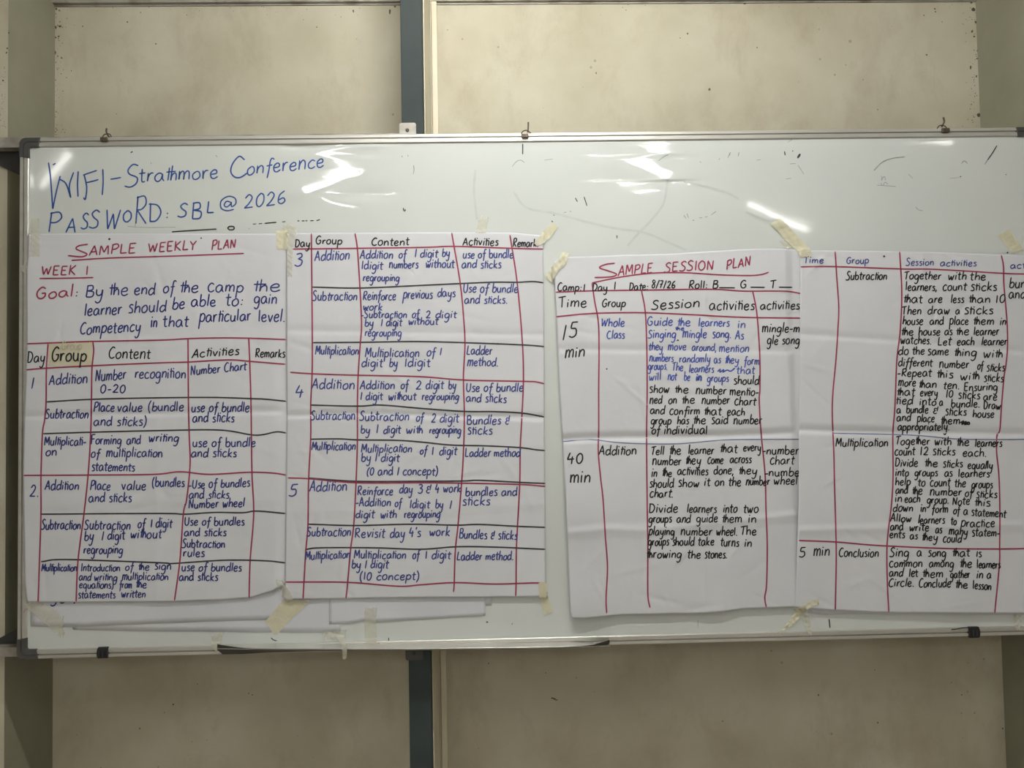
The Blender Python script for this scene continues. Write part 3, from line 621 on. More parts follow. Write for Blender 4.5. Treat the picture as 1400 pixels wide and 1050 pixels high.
GL['ti'] = (.74, '.2,1.5* .17,.0;.0,1.0* .5,1.04 .62,.85 .6,0;.54,1.38* .58,1.46'); GL['th'] = (1.0, '.24,1.5* .21,.03;.0,1.0* .86,1.04;.5,1.72* .46,0* .54,.6 .78,.86 .92,.66 .94,0')
GP = {k: (w, parse(g)) for k, (w, g) in GL.items()}
RNG = random.Random(7)
def resample(P, step):
    d = np.concatenate([[0], np.cumsum(np.linalg.norm(np.diff(P, axis=0), axis=1))])
    if d[-1] < 1e-6: return P[:1]
    n = max(2, int(round(d[-1] / step)) + 1); t = np.linspace(0, d[-1], n)
    return np.stack([np.interp(t, d, P[:, 0]), np.interp(t, d, P[:, 1])], 1)
def word_strokes(text, x0, x1, yb, xh, slant=.10, y1=None):
    adv = 0.0; items = []
    toks = []; i = 0
    while i < len(text):
        if text[i:i + 2] == 'ti' or (text[i:i + 2] == 'th' and RNG.random() < .7): toks.append(text[i:i + 2]); i += 2
        else: toks.append(text[i]); i += 1
    for ch in toks:
        if ch == '~': adv += .62; continue
        w, st = GP[ch]; items.append((adv, st, w)); adv += w + .13
    adv = max(adv - .13, .3); sx = (x1 - x0) / adv if len(text) > 1 else min((x1 - x0) / adv, xh * 1.4)
    out = []; y1 = yb if y1 is None else y1
    for a, st, w in items:
        jy = RNG.gauss(0, .035); js = (1 + RNG.gauss(0, .05)) * (1.22 if a == 0 and text[0] in 'mnscp' else 1); jr = RNG.gauss(0, .035)
        for runs in st:
            pts = []
            for r in runs:
                q = smooth(r, 7) if len(r) > 2 else r
                pts.append(q if not pts else q[1:])
            q = np.vstack(pts); gx_, gy = q[:, 0], q[:, 1] * js + jy
            X = x0 + (a + gx_) * sx + (slant + jr) * gy * xh; f = np.clip((X - x0) / max(x1 - x0, 1), 0, 1)
            out.append(np.stack([X, yb + (y1 - yb) * f - gy * xh], 1))
    return out
def ribbon(mb, P, width, hfun, lift, step=1.3, taper=True):
    """a pen stroke through photo points, as a thin flat band lying on the surface"""
    P = resample(P, step)
    if len(P) < 2: P = np.vstack([P, P + (.8, -.3)])
    W_ = on(P[:, 0], P[:, 1], hfun, lift); x, z = W_[:, 0], W_[:, 2]
    tx = np.gradient(x); tz = np.gradient(z); L_ = np.hypot(tx, tz) + 1e-9; nx_, nz_ = -tz / L_, tx / L_
    w = np.full(len(x), width / 2 * .001755)
    if taper and len(x) > 4: w[0] *= .6; w[-1] *= .5
    # rounded ends
    ex0, ez0 = x[0] - tx[0] / L_[0] * w[0] * .8, z[0] - tz[0] / L_[0] * w[0] * .8
    ex1, ez1 = x[-1] + tx[-1] / L_[-1] * w[-1] * .8, z[-1] + tz[-1] / L_[-1] * w[-1] * .8
    VX = np.concatenate([x + nx_ * w, x - nx_ * w, [ex0, ex1]]); VZ = np.concatenate([z + nz_ * w, z - nz_ * w, [ez0, ez1]])
    VY = Y_PANEL - hfun(VX, VZ) - lift; n = len(x)
    fs = [(i, i + 1, n + i + 1, n + i) for i in range(n - 1)] + [(0, n, 2 * n), (n - 1, 2 * n + 1, 2 * n - 1)]
    mb.add(np.stack([VX, VY, VZ], 1), fs)
WORD = {'r': 'red', 'b': 'blue', 'b2': 'blue', 'b3': 'blue', 'k': 'black', 'h': 'black', 'u': 'thin blue', 'w': 'blue', 'g': 'faint', 'x': 'black', 's': 'grey'}
class Pen:
    """writes on one sheet; every ruled line is a part, and so is the writing inside each ruled cell"""
    def __init__(s, hfun, parent, blue='b'): s.h = hfun; s.p = parent; s.lines = []; s.words = []; s.blue = blue
    def col(s, c): return s.blue if c == 'b' else c
    def text(s, c, xh, spec, width=1.75, part='handwriting', lift=.0006, slant=.10):
        t = spec.split()
        for i in range(0, len(t), 4):
            w, x0, x1, y = t[i:i + 4]; ya, _, yb = y.partition(':'); x0, x1, ya = float(x0), float(x1), float(ya)
            s.words.append((part, s.col(c), (x0 + x1) / 2, ya - xh * .6, w, [(st, width, lift) for st in word_strokes(w, x0, x1, ya, xh, slant, float(yb) if yb else None)]))
    def line(s, c, pts, width=2.0, part='ruled_line', lift=.00045, sm=True):
        P = np.array(pts, float).reshape(-1, 2); Q = smooth(P, 8) if sm and len(P) > 2 else P
        if part == 'ruled_line': s.lines.append((c, P, Q, width, lift))
        else: s.words.append((part, s.col(c), P[:, 0].mean(), P[:, 1].mean(), '', [(Q, width, lift)]))
    def dot(s, c, x, y, r=1.2, part='handwriting'): s.words.append((part, s.col(c), x, y, '', [(np.array([(x - r * .4, y), (x + r * .4, y - .2)]), r * 2, .0007)]))
    def cell(s, x, y):
        ci = ri = 0
        for c, P, *_ in s.lines:
            ex, ey = np.ptp(P[:, 0]), np.ptp(P[:, 1])
            if ey > 2 * ex:
                if P[:, 1].min() <= y <= P[:, 1].max(): o = np.argsort(P[:, 1]); ci += np.interp(y, P[o, 1], P[o, 0]) < x
            elif P[:, 0].min() - 3 <= x <= P[:, 0].max() + 3: o = np.argsort(P[:, 0]); ri += np.interp(x, P[o, 0], P[o, 1]) < y
        return int(ci), int(ri)
    def done(s, single=()):
        for c, P, Q, w, lift in s.lines:
            mb = MB(); ribbon(mb, Q, w, s.h, lift, 2.2); mb.build('ruled_line', M[c], s.p)['label'] = WORD[c] + ' ruled line'
        G = {}
        for k, (part, c, x, y, w, st) in enumerate(s.words):
            key = (part, c, k) if part in single else (part, c) if part != 'handwriting' else (part, c) + s.cell(x, y)
            g = G.setdefault(key, (MB(), [])); g[1].append(w.replace('~', ' '))
            for q, width, lift in st: ribbon(g[0], q, width, s.h, lift)
        for key, (mb, ws) in G.items():
            ws = [w for w in ws if w]; o = mb.build(key[0], M[key[1]], s.p)
            o['label'] = '%s %s' % (WORD[key[1]], key[0].replace('_', ' ')) + (' reading ' + ' '.join(' '.join(ws).split()[:6]) if ws else '')
# --- chart 1
p = Pen(c1.h, o1)
p.line('r', [120, 334, 108, 336, 104, 340, 112, 344, 119, 347.5, 112, 351, 93, 349.5], 2.0, 'title_writing', .0006)
p.text('r', 7.6, "AMPLE 121.5 185.7 349.5:345.5 WEEKLY 202.6 268 345:341.5 PLAN 289 322 342:339 WEEK 56.5 103 376 1 117 121 376", 1.9, 'title_writing')
p.line('r', [98, 356, 150, 352.8, 240, 350, 333.5, 346.5], 1.9, 'title_writing'); p.line('r', [54, 380.7, 90, 380.4, 127.6, 379.5], 1.9, 'title_writing')
p.text('r', 9.4, "Goal: 49 107 409:405", 2.0, 'title_writing')
p.text('b', 10, "By 116.5 141 406 the 149 175 404 end 183 211.6 403 of 222.5 238 401 the 245.7 271 400 camp 283.6 332.5 399.5 the 346 383 398.6", 1.9)
p.text('b', 9.6, "learner 115 166 432:430 should 175 227 429:426 be 235 252 422.7 able 261 295 418.5 to: 308 332 418 gain 347 378.5 415", 1.9)
p.text('b', 9.6, "Competency 109 192 457:453 in 206 214.5 447.5 that 222.5 257 446.5 particular 272 343 441:438 level. 353 389.5 440", 1.9)
p.line('r', [37, 470, 66, 469, 127, 466.8, 220, 465, 257, 463, 300, 462, 340, 462.4, 391, 464.3]); p.line('r', [36, 505.7, 63, 503.4, 127, 500, 220, 496, 257, 495, 313, 492, 341, 494, 390, 498])
p.line('r', [65.7, 469.5, 63.4, 505.7, 63, 549.5, 61, 574, 58, 593, 56, 650, 56, 703, 54, 766, 52, 823]); p.line('r', [127, 467, 128, 481, 125.7, 504, 125, 546, 124, 591, 120.8, 645, 115, 701, 106.7, 766, 104, 822.5])
p.line('r', [257, 463, 257.6, 546, 258.6, 593, 260, 626, 259, 648, 255, 684, 250.6, 703, 246, 766, 238.6, 821]); p.line('r', [340, 462, 341.4, 494, 343, 546, 343.7, 593, 344.5, 648, 346.8, 703, 342, 766, 340.5, 817.5])
p.line('r', [32.4, 650, 121, 649.5, 210, 648.6, 246, 645, 286, 648.6, 339.5, 645.7, 372, 646.7, 391, 649.5])
p.line('h', [63, 549.5, 125, 546, 210, 544, 292, 543.4, 343, 545, 362, 545.7, 391, 548.6]); p.line('h', [58.7, 593, 123, 591, 220, 588.6, 301.4, 588, 349, 595, 377.6, 590.5, 391, 592])
p.line('h', [56, 703, 220, 702, 252, 703, 294, 700.6, 332, 701, 351, 698.7, 390, 702]); p.line('h', [56, 768, 90.5, 765, 220, 769.5, 235, 770.5, 305, 766, 362, 766.7, 390, 769.5])
p.text('k', 9.2, "Day 37 61 496 Content 148 205 490.5"); p.text('k', 10.6, "Group 70 118 494", 2.0, lift=.0016); p.text('k', 7.4, "Activities 262 326.6 489.5:485 Remarks 349 389.5 488.6")
p.text('b', 10, "1 42 46 530.5"); p.text('b', 8.6, "Addition 66.7 119.4 526.5:524 Number 130 172 522:518 recognition 184 254 517"); p.text('b', 7.4, "0-20 136.6 171.4 537 Number~Chart 260.5 336.7 513:506")
p.text('b', 7.8, "Subtraction 62 120.4 572 Place 127.6 156 563 value 160 194 563 (bundle 202 251 562 and~sticks) 127.6 200 582 use~of~bundle 261.4 340.5 563 and~sticks 263 320 577")
p.text('b', 7.4, "Multiplicati- 60.4 117.5 609 on 62 77.5 623 Forming 124 165.7 607.6 and 173 192 607 writing 203 244 604 of 124 136 625.5 multiplication 145 222 625 statements 125 184 644 use~of~bundle 263 349 611 and~sticks 261 323 625")
p.text('b', 10.5, "2. 40 53 679"); p.text('b', 7.8, "Addition 61 107.6 670 Place 123 150.5 670 value 166 199.4 670 (bundles 207.6 252 665.5 and~sticks 121 179.6 686.5"); p.text('b', 7.2, "-Use~of~bundles 257.6 341.4 668:665.5 and~sticks 258 313 681.5 Number~wheel 257.6 334 695:693"); p.dot('b', 253, 690, 1)
p.text('b', 7.8, "Subtraction 56 110 724 Subtraction 115 178 724 of 188 198 722 1~digit 205.7 234.8 721 by 115 127.6 739 1 138.5 141 739 digit 146.7 170.5 738 without 178 220.5 736"); p.text('b', 7.0, "regrouping 114 167.6 757 Use~of~bundles 252 334 718.5 and~sticks 251.5 309 733 Subtraction 248.5 307.5 749 rules 250 279.5 761")
p.text('b', 6.5, "Multiplication 56.6 104.8 781 Introduction 110.5 164 781 of 171 182 780 the 189 204 780 sign 211 234 779 and 107.6 124 794 writing 128.6 160 794 multiplication 166.7 230 793 equations] 108 155 804.5 from 163 180 804.5 the 185.7 200.6 804 statements 106.7 157.5 818 written 165.7 198.7 817", 1.6); p.text('b', 7.0, "use~of~bundles 248 330 781 and~sticks 244.7 297.6 794")
p.dot('h', 149.5, 327, 1.5); p.dot('h', 275, 325.6, 1.0)
p.text('g', 7, "Group 84 112 478", 1.6, lift=.0014)
p.done()
# --- chart 2
p = Pen(c2.h, o2, 'b2')
p.text('k', 6.6, "Day 403 423.5 338 Group 431.4 467.6 334 Content 507.6 559 335.7 Activities 632.5 681 335.7 Remark. 701 736 337.6")
p.line('r', [400, 340.5, 488.6, 339.5, 580, 338.2, 621.4, 336.9, 699.5, 339.5, 743, 340.5]); p.line('r', [425.7, 319.5, 426.3, 386, 427, 468, 426.7, 511, 424.8, 553, 424.8, 597, 422, 655, 421, 718, 418, 754, 415.8, 792, 414.3, 818.5])
p.line('r', [485.3, 319, 488.6, 340.5, 492, 392, 494.3, 443, 492.4, 472, 489.7, 512, 488.6, 555, 488.6, 602, 487, 654, 483.8, 716, 479.4, 750.5, 475, 800, 473, 818]); p.line('r', [617.6, 318.6, 629, 386, 633.8, 433.8, 635.7, 472, 633.6, 515, 634.8, 566, 633.8, 614, 631.2, 659, 626.2, 718, 622.4, 754, 621, 797, 620, 809.5])
p.line('r', [697.2, 321.4, 707, 386, 713.8, 462.4, 715.7, 515, 713.8, 564, 711.3, 612, 710.6, 660, 707.5, 720, 706, 750.5, 705.6, 798, 705, 815])
p.line('r', [396.8, 509, 425.7, 511, 488.6, 513, 575, 515, 633, 519.5, 716.7, 521.4, 732, 522, 744, 524.7]); p.line('r', [393.7, 653.4, 422, 654.5, 486.7, 660, 575, 660, 633, 660.6, 711, 662.4, 745.5, 665]); p.line('h', [422, 653.6, 486.7, 658, 575, 658, 633, 657.6, 655.7, 656.7, 711, 659.5, 745.5, 661])
p.line('r', [390.5, 795.8, 475, 796.2, 543.8, 801.5, 575, 799.6, 621.4, 796.6, 676.7, 798.5, 732, 797, 746, 798.5])
p.line('h', [426.7, 392.5, 492.4, 393.8, 575, 390.2, 629, 387.7, 676.7, 385.8, 707, 386, 728, 384.9, 743, 386.6]); p.line('h', [427.6, 468.5, 494, 468, 570, 467, 634.8, 468.5, 713.8, 471.5, 744, 473.8])
p.line('h', [424.8, 553.8, 488.6, 555.3, 521, 553.8, 575, 558.3, 632.9, 562.4, 676.7, 562.8, 714.8, 564.9, 744, 570]); p.line('h', [424.8, 600.5, 463.8, 600, 488.6, 601.4, 542, 602, 575, 604.3, 617.6, 608.5, 665, 609.6, 711, 612, 732, 614.8, 745, 616])
p.line('h', [421, 716.6, 483.8, 718.5, 542, 717, 575, 716.8, 625, 718, 655.7, 717, 707, 719.6, 745.5, 721]); p.line('h', [418, 751.4, 437, 749, 513, 749, 575, 751, 623, 747.6, 676.7, 748, 745.5, 751])
p.text('b', 10.8, "3 402 420 364 4 402.5 416 543 5 393.7 409.5 679", 1.9)
p.text('b', 8.4, "Addition 430 477.5 357:355 Addition 425.7 484.8 532 Addition 422.9 474.3 672:671")
p.text('b', 7.0, "Addition 491.8 537 354 of 545 555 353 1~digit 566.7 598 352 by 604 614.8 351 1digit 494 523 368.5 numbers 532 571.4 367 without 581.8 621 366 use~of~bundle 632.5 701.4 353 and~sticks 631 685 366.5"); p.text('b', 6.2, "regrouping 496 545.7 384.5")
p.text('b', 7.6, "Subtraction 427 488 411 Reinforce 496 541 410 previous 550.9 591 408 days 598 622.4 406"); p.text('b', 6.4, "work 496 522.5 424 -Subtraction 493 556 434.8 of 563 573 434.5 2~digit 581.8 624 434.8 by 498.5 510.5 446 1~digit 520.6 549 446 without 558 598.6 444 regrouping 498.5 548.6 460")
p.text('b', 7.2, "Use~of~bundle 633 708 400 and~sticks. 634.8 693.8 415 Multiplication 430.9 490 485 Multiplication 499 573 488 of 583 594.8 487 1 600.5 604 486 digit 494 522.9 501.5 by 532 543.4 501.5 1digit 553 588 501.5 Ladder 637.6 672.9 485 method. 638.6 681 500.5")
p.text('b', 7.2, "Addition 491.8 539.6 532 of 547.6 558 532 2 568 576 532 digit 582 606 532 by 613 623 532 Use~of~bundle 637 715 535.5 and~sticks 637 692 549:551"); p.text('b', 6.6, "1~digit 492.4 522.9 547 without 530.5 568.6 547 regrouping 576.7 627 547")
p.text('b', 7.4, "Subtraction 424.8 485.3 574 Subtraction 491.4 559 575 of 568.6 578.6 576 2 589 595.5 577.5 digit 601 627 577.5 Bundles~& 638 696.7 580.5 sticks 639 672.9 594"); p.text('b', 6.8, "by 493 505.7 592.5 1 514 517 592.5 digit 524 547.6 592.5 with 555 577.6 592.5 regrouping 587 630 593")
p.text('b', 7.0, "Multiplication 425.7 485.7 615.5 Multiplication 493.7 562.9 618.5 of 574 583 621 1 590 593 622 digit 600.5 624 622.4 by~1~digit 493.7 545.7 631 (0~and~1~concept) 501 598.6 649.5 Ladder~method 635.7 711 624.3")
p.text('b', 7.2, "Reinforce 488.6 537 677 day 545.7 563.8 674.5 3 571 578 674 & 582 589 674 4 594.5 600.5 673.5 work 605.8 630 673 -Addition 486 534 692 of 539.6 548.6 693 1digit 560 587 695 by 595 605.6 695 1 614 617 696 bundles~and 636 706.8 678 sticks 632 669.6 691"); p.text('b', 6.8, "digit 486 511.4 708.5 with 520 542 708.5 regrouping 552.4 601.4 708")
p.text('b', 7.6, "Subtraction 419 479.4 733 Revisit 485 525.7 735 day 533 553 735 4's 559 575 734 work 586.8 614.8 733 Bundles~&~sticks 627.5 706.8 736:738"); p.text('b', 7.0, "Multiplication 417.5 478.5 766:763 Multiplication 483.8 554.9 763.8 of 563.8 573 763.8 1 581 584 764 digit 590 615.7 764 by~1~digit 480.4 530.5 777 (10~concept) 491.4 573 793 Ladder~method. 624.3 701.8 765.7")
p.done()
# --- chart 3
p = Pen(c3.h, o3, 'b3')
p.line('r', [840.4, 360, 828, 361.5, 819.6, 366, 832, 370.5, 843, 374.8, 836, 378.4, 813, 379.5], 2.0, 'title_writing', .0006)
p.text('r', 7.6, "AMPLE 844.8 892.4 377:372.5 SESSION 908 975.7 372:368.5 PLAN 992.9 1026 369:363", 1.9, 'title_writing')
p.line('r', [809.5, 386.8, 844.8, 379.5, 873, 375.3, 902, 372.9, 940, 373, 982.4, 375.7, 1024, 376.7, 1041.4, 375.3, 1051, 372.3], 1.9, 'title_writing')
p.text('k', 6.4, "Camp: 762 795 397.6 1 797 800 398 Day 809.5 830.5 397.6 1 839 842 396 Date: 860 885.7 396.7 8/7/26 890.5 923 394 Roll: 941.4 967 394.4 B 973.8 981.4 394 G 1012 1022.4 394 T 1053 1067 394")
for a, b, y in ((983.3, 1004.7, 393.4), (1026, 1045.6, 392.7), (1065, 1083, 392.6)): p.line('k', [a, y, b, y + .2], 1.8, 'handwriting')
p.line('r', [760, 399.5, 810.5, 397.6, 877, 396.7, 940, 395.7, 982.4, 395.7, 1016.7, 398, 1072, 398, 1095, 401.4]); p.line('r', [760.6, 433, 810.5, 428.5, 877, 427.5, 940, 430, 1014.8, 433.8, 1095, 435])
p.line('r', [809.5, 386.8, 813, 412, 818, 440.5, 819, 482, 818.5, 530, 818.5, 586, 818, 618, 821, 652, 824.4, 682, 827.6, 733, 830.5, 775, 828.6, 818.6, 829.5, 838.6]); p.line('r', [877, 396.7, 882, 425, 884, 463, 884.8, 530, 884, 599, 885, 700, 885.7, 746, 885.7, 811, 888.6, 831]); p.line('r', [1029, 397.6, 1034.8, 429, 1038.6, 482.4, 1039, 530, 1038, 547.6, 1040.5, 591.4, 1046, 648.6, 1047.2, 695, 1049, 746, 1048, 799.5, 1045.6, 816.7, 1047.5, 830])
p.line('u', [769.5, 603.8, 806.7, 601, 854, 605.7, 925, 606.8, 995.7, 601.3, 1093, 600.6], 1.3)
p.text('k', 8.2, "Time 763.8 802 420.5"); p.text('k', 6.8, "Group 822.9 855 419.5"); p.text('k', 8.2, "Session 890.5 956.7 423:420 activities 969.4 1031 424"); p.text('k', 7.4, "activities 1039 1093 423")
p.text('k', 13, "1 768.5 772 465 5 777 789 461", 2.0); p.text('k', 9.4, "min 772 799.4 490:487", 2.0); p.text('k', 9.0, "40 774.7 797 634", 2.0); p.text('k', 10, "min 779 807 660", 2.0)
p.text('b', 7.0, "Whole 821.5 853.7 446.6 Class 829.5 853.7 463 Guide 884.8 919.4 445 the 926 944 446 learners 954.8 997 446.5 in 1008.5 1019 448.5 Singing 885.7 923.8 462 mingle 933 965.8 462 song. 973.8 999.5 462 As 1005 1016.7 463.5")
p.text('b', 3.6, "the 923 935.7 452", 1.5); p.text('k', 5, "^ 925 930 466", 1.4)
p.text('b', 6.6, "they 886.7 906 479 move 913 938 479 around, 945.6 979.5 480 mention 983 1023.7 481.5 numbers 887.6 920.6 494.5 randomly 928.6 971 495.5 as 976 985 496.5 they 991 1010 497 form 1017 1038 499 groups. 886 912.4 505.5 The 918.6 933.8 507 learners 941.8 975.7 509.5 that 1006.6 1031.5 511.5 will 887 903.8 520 not 912.8 924.8 520 be 935 943 520.5 groups 966.6 996 522", 1.6)
p.text('b', 6.6, "in 951.5 959 521", 2.4); p.line('b', [981, 508, 985, 504.5, 984, 509, 990, 505, 988, 509, 994, 506, 999, 507.5, 1005, 503], 1.9, 'handwriting')
p.text('k', 7.0, "should 1003 1037.6 525.5 show 887.6 914.9 537 the 922.5 941.4 537.5 number 951 992.9 539 mentio- 997.6 1037 541 ned 888 905 552 on 913.7 925 552 the 932 950 552 number 959 997.6 552.5 chart 1004 1033 554 and 888.6 908.6 566 confirm 915 956.7 567 that 962.4 986 567.5 each 993.8 1018 568 group 889.5 917.5 580.5 has 925.6 941.4 580 the 947.5 965 580 said 972.5 995.3 580 number 1002.8 1041.4 580 of 890.5 902 593.5 individual 907.6 967 593.3")
p.text('k', 7.8, "Addition 818.5 870 622")
p.text('k', 7.2, "Tell 889.5 907.6 622 the 915 931 621.5 learner 940.9 975.7 621 that 984 1008 619 every 1016 1040.5 617 number 891.8 931.4 636 they 937 958 635 come 967 988.7 634 across 997.6 1027 633 in 890.5 898 652 the 905 918.5 651.5 activities 925.7 968 649.5 done, 975.7 1003 648.6 they 1010 1035 648.5 should 887.6 921 666.5 show 927 955.7 665.5 it 962.4 970.6 664.5 on 977 990 664.5 the 995.7 1013 664.5 number 1019.5 1052 663.5 chart. 888 920 680")
p.text('k', 7.2, "Divide 887 926.7 701 learners 939 979.5 701 into 988.5 1007.5 701 two 1016 1037 701 groups 886.7 918 714.5 and 925 943.7 714.5 guide 952 981 714 them 987 1014.4 714.5 in 1022.8 1034 715 playing 886.7 922 732 number 930.4 973.4 732 wheel. 979 1008 732 The 1012 1034 731.5 groups 886 914 746 should 918.6 949 746 take 954 976 746 turns 984.7 1010 747 in 1017.6 1027.7 748 throwing 884 931.4 763 the 939.5 957.6 763.5 stones. 963 993.8 763.5")
p.text('k', 7.4, "mingle-m 1041.8 1093 454.5 gle~song 1048.5 1093 470.5 -number 1042 1092 621.5 chart 1052.5 1085 635 -numbe 1045 1092.5 651 wheel 1057.6 1090 662.5"); p.dot('h', 829.5, 504.5, 1.0)
p.done()
# --- chart 4
p = Pen(c4.h, o4, 'b2')
p.line('r', [1141.8, 344, 1144, 378.6, 1146.7, 419, 1145.6, 451, 1142.8, 493, 1138.6, 538.6, 1138, 571, 1140, 619.5, 1140.8, 656, 1142.5, 716.7, 1143.3, 764, 1142, 834]); p.line('r', [1230, 344.4, 1232.9, 398.6, 1231, 450, 1226.9, 484, 1225.4, 507, 1223.4, 558.6, 1220.7, 593, 1221, 650, 1219, 688, 1214.4, 726, 1212.5, 754.8, 1213.4, 802.5, 1215.3, 837]); p.line('r', [1369, 349, 1372, 364, 1372.6, 390, 1376.9, 441.4, 1377.4, 475.7, 1375.2, 500, 1372.6, 516, 1369, 558.6, 1367, 587.7, 1363, 596, 1362.6, 618.6, 1365.7, 650, 1367, 697.6, 1366.7, 745, 1366.3, 772, 1360, 838])
p.line('r', [1094.8, 364.8, 1142.3, 364.5, 1230.6, 367.7, 1271.4, 368, 1316, 370.3, 1370.9, 373.7, 1403, 374.8]); p.line('r', [1092.4, 739, 1142.9, 741, 1184.8, 744.7, 1220, 746.8, 1296, 750, 1364.8, 750.6, 1403, 750]); p.line('u', [1138.3, 592.3, 1220.9, 594, 1262.9, 596, 1305.7, 600, 1357, 601, 1403, 600.6], 1.4)
p.text('b', 5.6, "Time 1098.6 1126 360 Group 1157 1187.7 360.5 Session 1238.3 1276.6 363 activities 1285 1335 364 act 1381 1402 367", 1.5)
p.text('k', 7.0, "Subtraction 1156.4 1212.4 382.5 Multiplication 1142.3 1214 610.5"); p.text('k', 7.4, "Conclusion 1146.7 1201 761.5"); p.text('k', 8.6, "5 1091.8 1104.8 762.4 min 1112 1134 760"); p.text('k', 8, "bun 1379.4 1402 393.8 and 1379 1402 408")
p.text('k', 6.8, "Together 1235.8 1286.5 382 with 1296 1321 382.5 the 1325.8 1347.7 383 learners, 1238 1281 397.5 count 1288.6 1320.8 397 sticks 1326.6 1362.8 397.5 that 1235 1261 414 are 1269 1288 414 less 1299.7 1317.7 414 than 1324.6 1354 414 10 1361 1374 414 Then 1233 1259.4 430 draw 1268 1298 429.5 a 1306 1312 429.5 sticks 1318 1357.7 429.5 house 1233.7 1261.7 444 and 1271 1290 444 place 1298 1324 444 them 1330.6 1359 444 in 1367 1375 444.5 the 1232 1249 458.5 house 1255.5 1285 458.5 as 1291 1302 458 the 1307 1324.6 458.5 learner 1331 1365.4 458.5")
p.text('k', 6.8, "watches. 1231 1273 470.5 Let 1282 1299.7 472 each 1308.3 1331.8 472 learner 1341.7 1376.9 472 do 1228 1242 485 the 1247 1263.7 485 same 1268 1297 485.5 thing 1304.5 1334.9 487 with 1344 1370.5 489 different 1228 1274.5 501 number 1284 1324.6 503 of 1336 1344 505 sticks 1348.6 1373.4 507.5 -Repeat 1227 1273 515 this 1280.9 1303 517 with 1312.6 1338.6 519.5 sticks 1344.8 1371.7 522 more 1228 1252 528 than 1256 1280.5 530 ten. 1289.4 1311.7 532 Ensuring 1317.7 1363.7 534 that 1226 1250.5 541 every 1257.7 1282 541.5 10 1293 1303 543.5 sticks 1310 1339.5 545.5 are 1344 1363 547.5")
p.text('k', 6.6, "tied 1225 1248 553 into 1256.9 1280 554 a 1284 1289 555 bundle. 1300 1339.5 557 Draw 1344.6 1367.8 559.5 a 1225.7 1231.5 565 bundle 1238.9 1268.9 565 & 1275 1283.4 566 sticks 1292 1321 568 house 1329.7 1358.9 571 and 1225.7 1245 575.5 place 1253.8 1277.4 577 them 1286 1312.6 580 appropriately. 1226.9 1298 588.5"); p.line('k', [1313, 578, 1318, 575.5, 1315, 580.5, 1321, 576, 1319, 581, 1324, 577, 1325, 580, 1314, 578.5], 2.2, 'handwriting')
p.text('k', 6.8, "Together 1223.8 1271 608 with 1277.4 1300.6 608.5 the 1307.8 1325 610 learners 1333 1369.7 611 count 1223 1250.5 622.5 12 1257.7 1269 622.5 sticks 1275 1305.7 622.5 each. 1316 1348.6 624 Divide 1223.4 1254.8 638 the 1264 1282 638.5 sticks 1289 1316 639 equally 1322.9 1357 641.5 into 1223.8 1242.3 651 groups 1250.3 1281.7 651 as 1291 1302 652 learners 1310 1352.9 652.5 help 1223.8 1244.8 663.3 to 1254.7 1264.8 664.5 count 1271.4 1298.5 665 the 1305 1320 666 groups 1328 1357 667.5")
p.text('k', 6.8, "and 1224 1241 675 the 1247 1261 676 number 1271 1314.7 677.5 of 1319 1329.5 679 sticks 1334.3 1363 681 in 1223.4 1233 686.5 each 1236.8 1257.7 687 group. 1267 1297 688.5 Note 1302 1325.7 690.5 this 1332.4 1354 692.5 down 1220.6 1248 699.5 in 1258.5 1265.7 700 form 1273.7 1296 701 of 1303 1312 703 a 1317 1323 704 statement 1328 1375 705:708 Allow 1217 1246 713.5 learners 1255 1291.4 716 to 1300 1307.6 717.5 practice 1313.3 1360 720.5 and 1217 1234.7 725 write 1242.9 1270 726 as 1278.7 1287.6 729 many 1297 1322.9 731.5 statem- 1328.6 1366.7 733.5 ents 1216 1236.8 735.5 as 1243.8 1254.3 737.5 they 1260.4 1282 739 could 1289 1314.3 741.5")
p.text('k', 7.0, "Sing 1216 1242.5 761 a 1253.3 1260 761 song 1268.6 1293.3 761 that 1302 1325.7 761 is 1334.7 1342 761.5 common 1215.5 1261 775.5 among 1270 1303.8 775.5 the 1312 1328.6 776 learners 1335.6 1367.6 777 and 1215.5 1234.3 788 let 1242.5 1255 788.5 them 1261.3 1289.5 789.5 gather 1299 1325.7 790.5 in 1335 1343.8 791 a 1349 1355 791 Circle. 1214.5 1249.5 802 Conclude 1256 1299.6 803 the 1306 1323.4 804.5 lesson 1330 1355 805:807")
p.dot('h', 1208.8, 350.6, 1.4); p.dot('h', 1377.5, 345.5, 1.2)
p.done()
# --- trace of writing on the sheet under chart 1
p = Pen(uA1.h, sA1)
p.line('b', [77, 823, 75, 827, 71, 828.5, 69, 826.5], 1.8, 'handwriting'); p.line('b', [82, 824, 85, 824.5, 88, 823.5], 1.8, 'handwriting'); p.dot('b', 101.5, 824.3, 1.1); p.done()

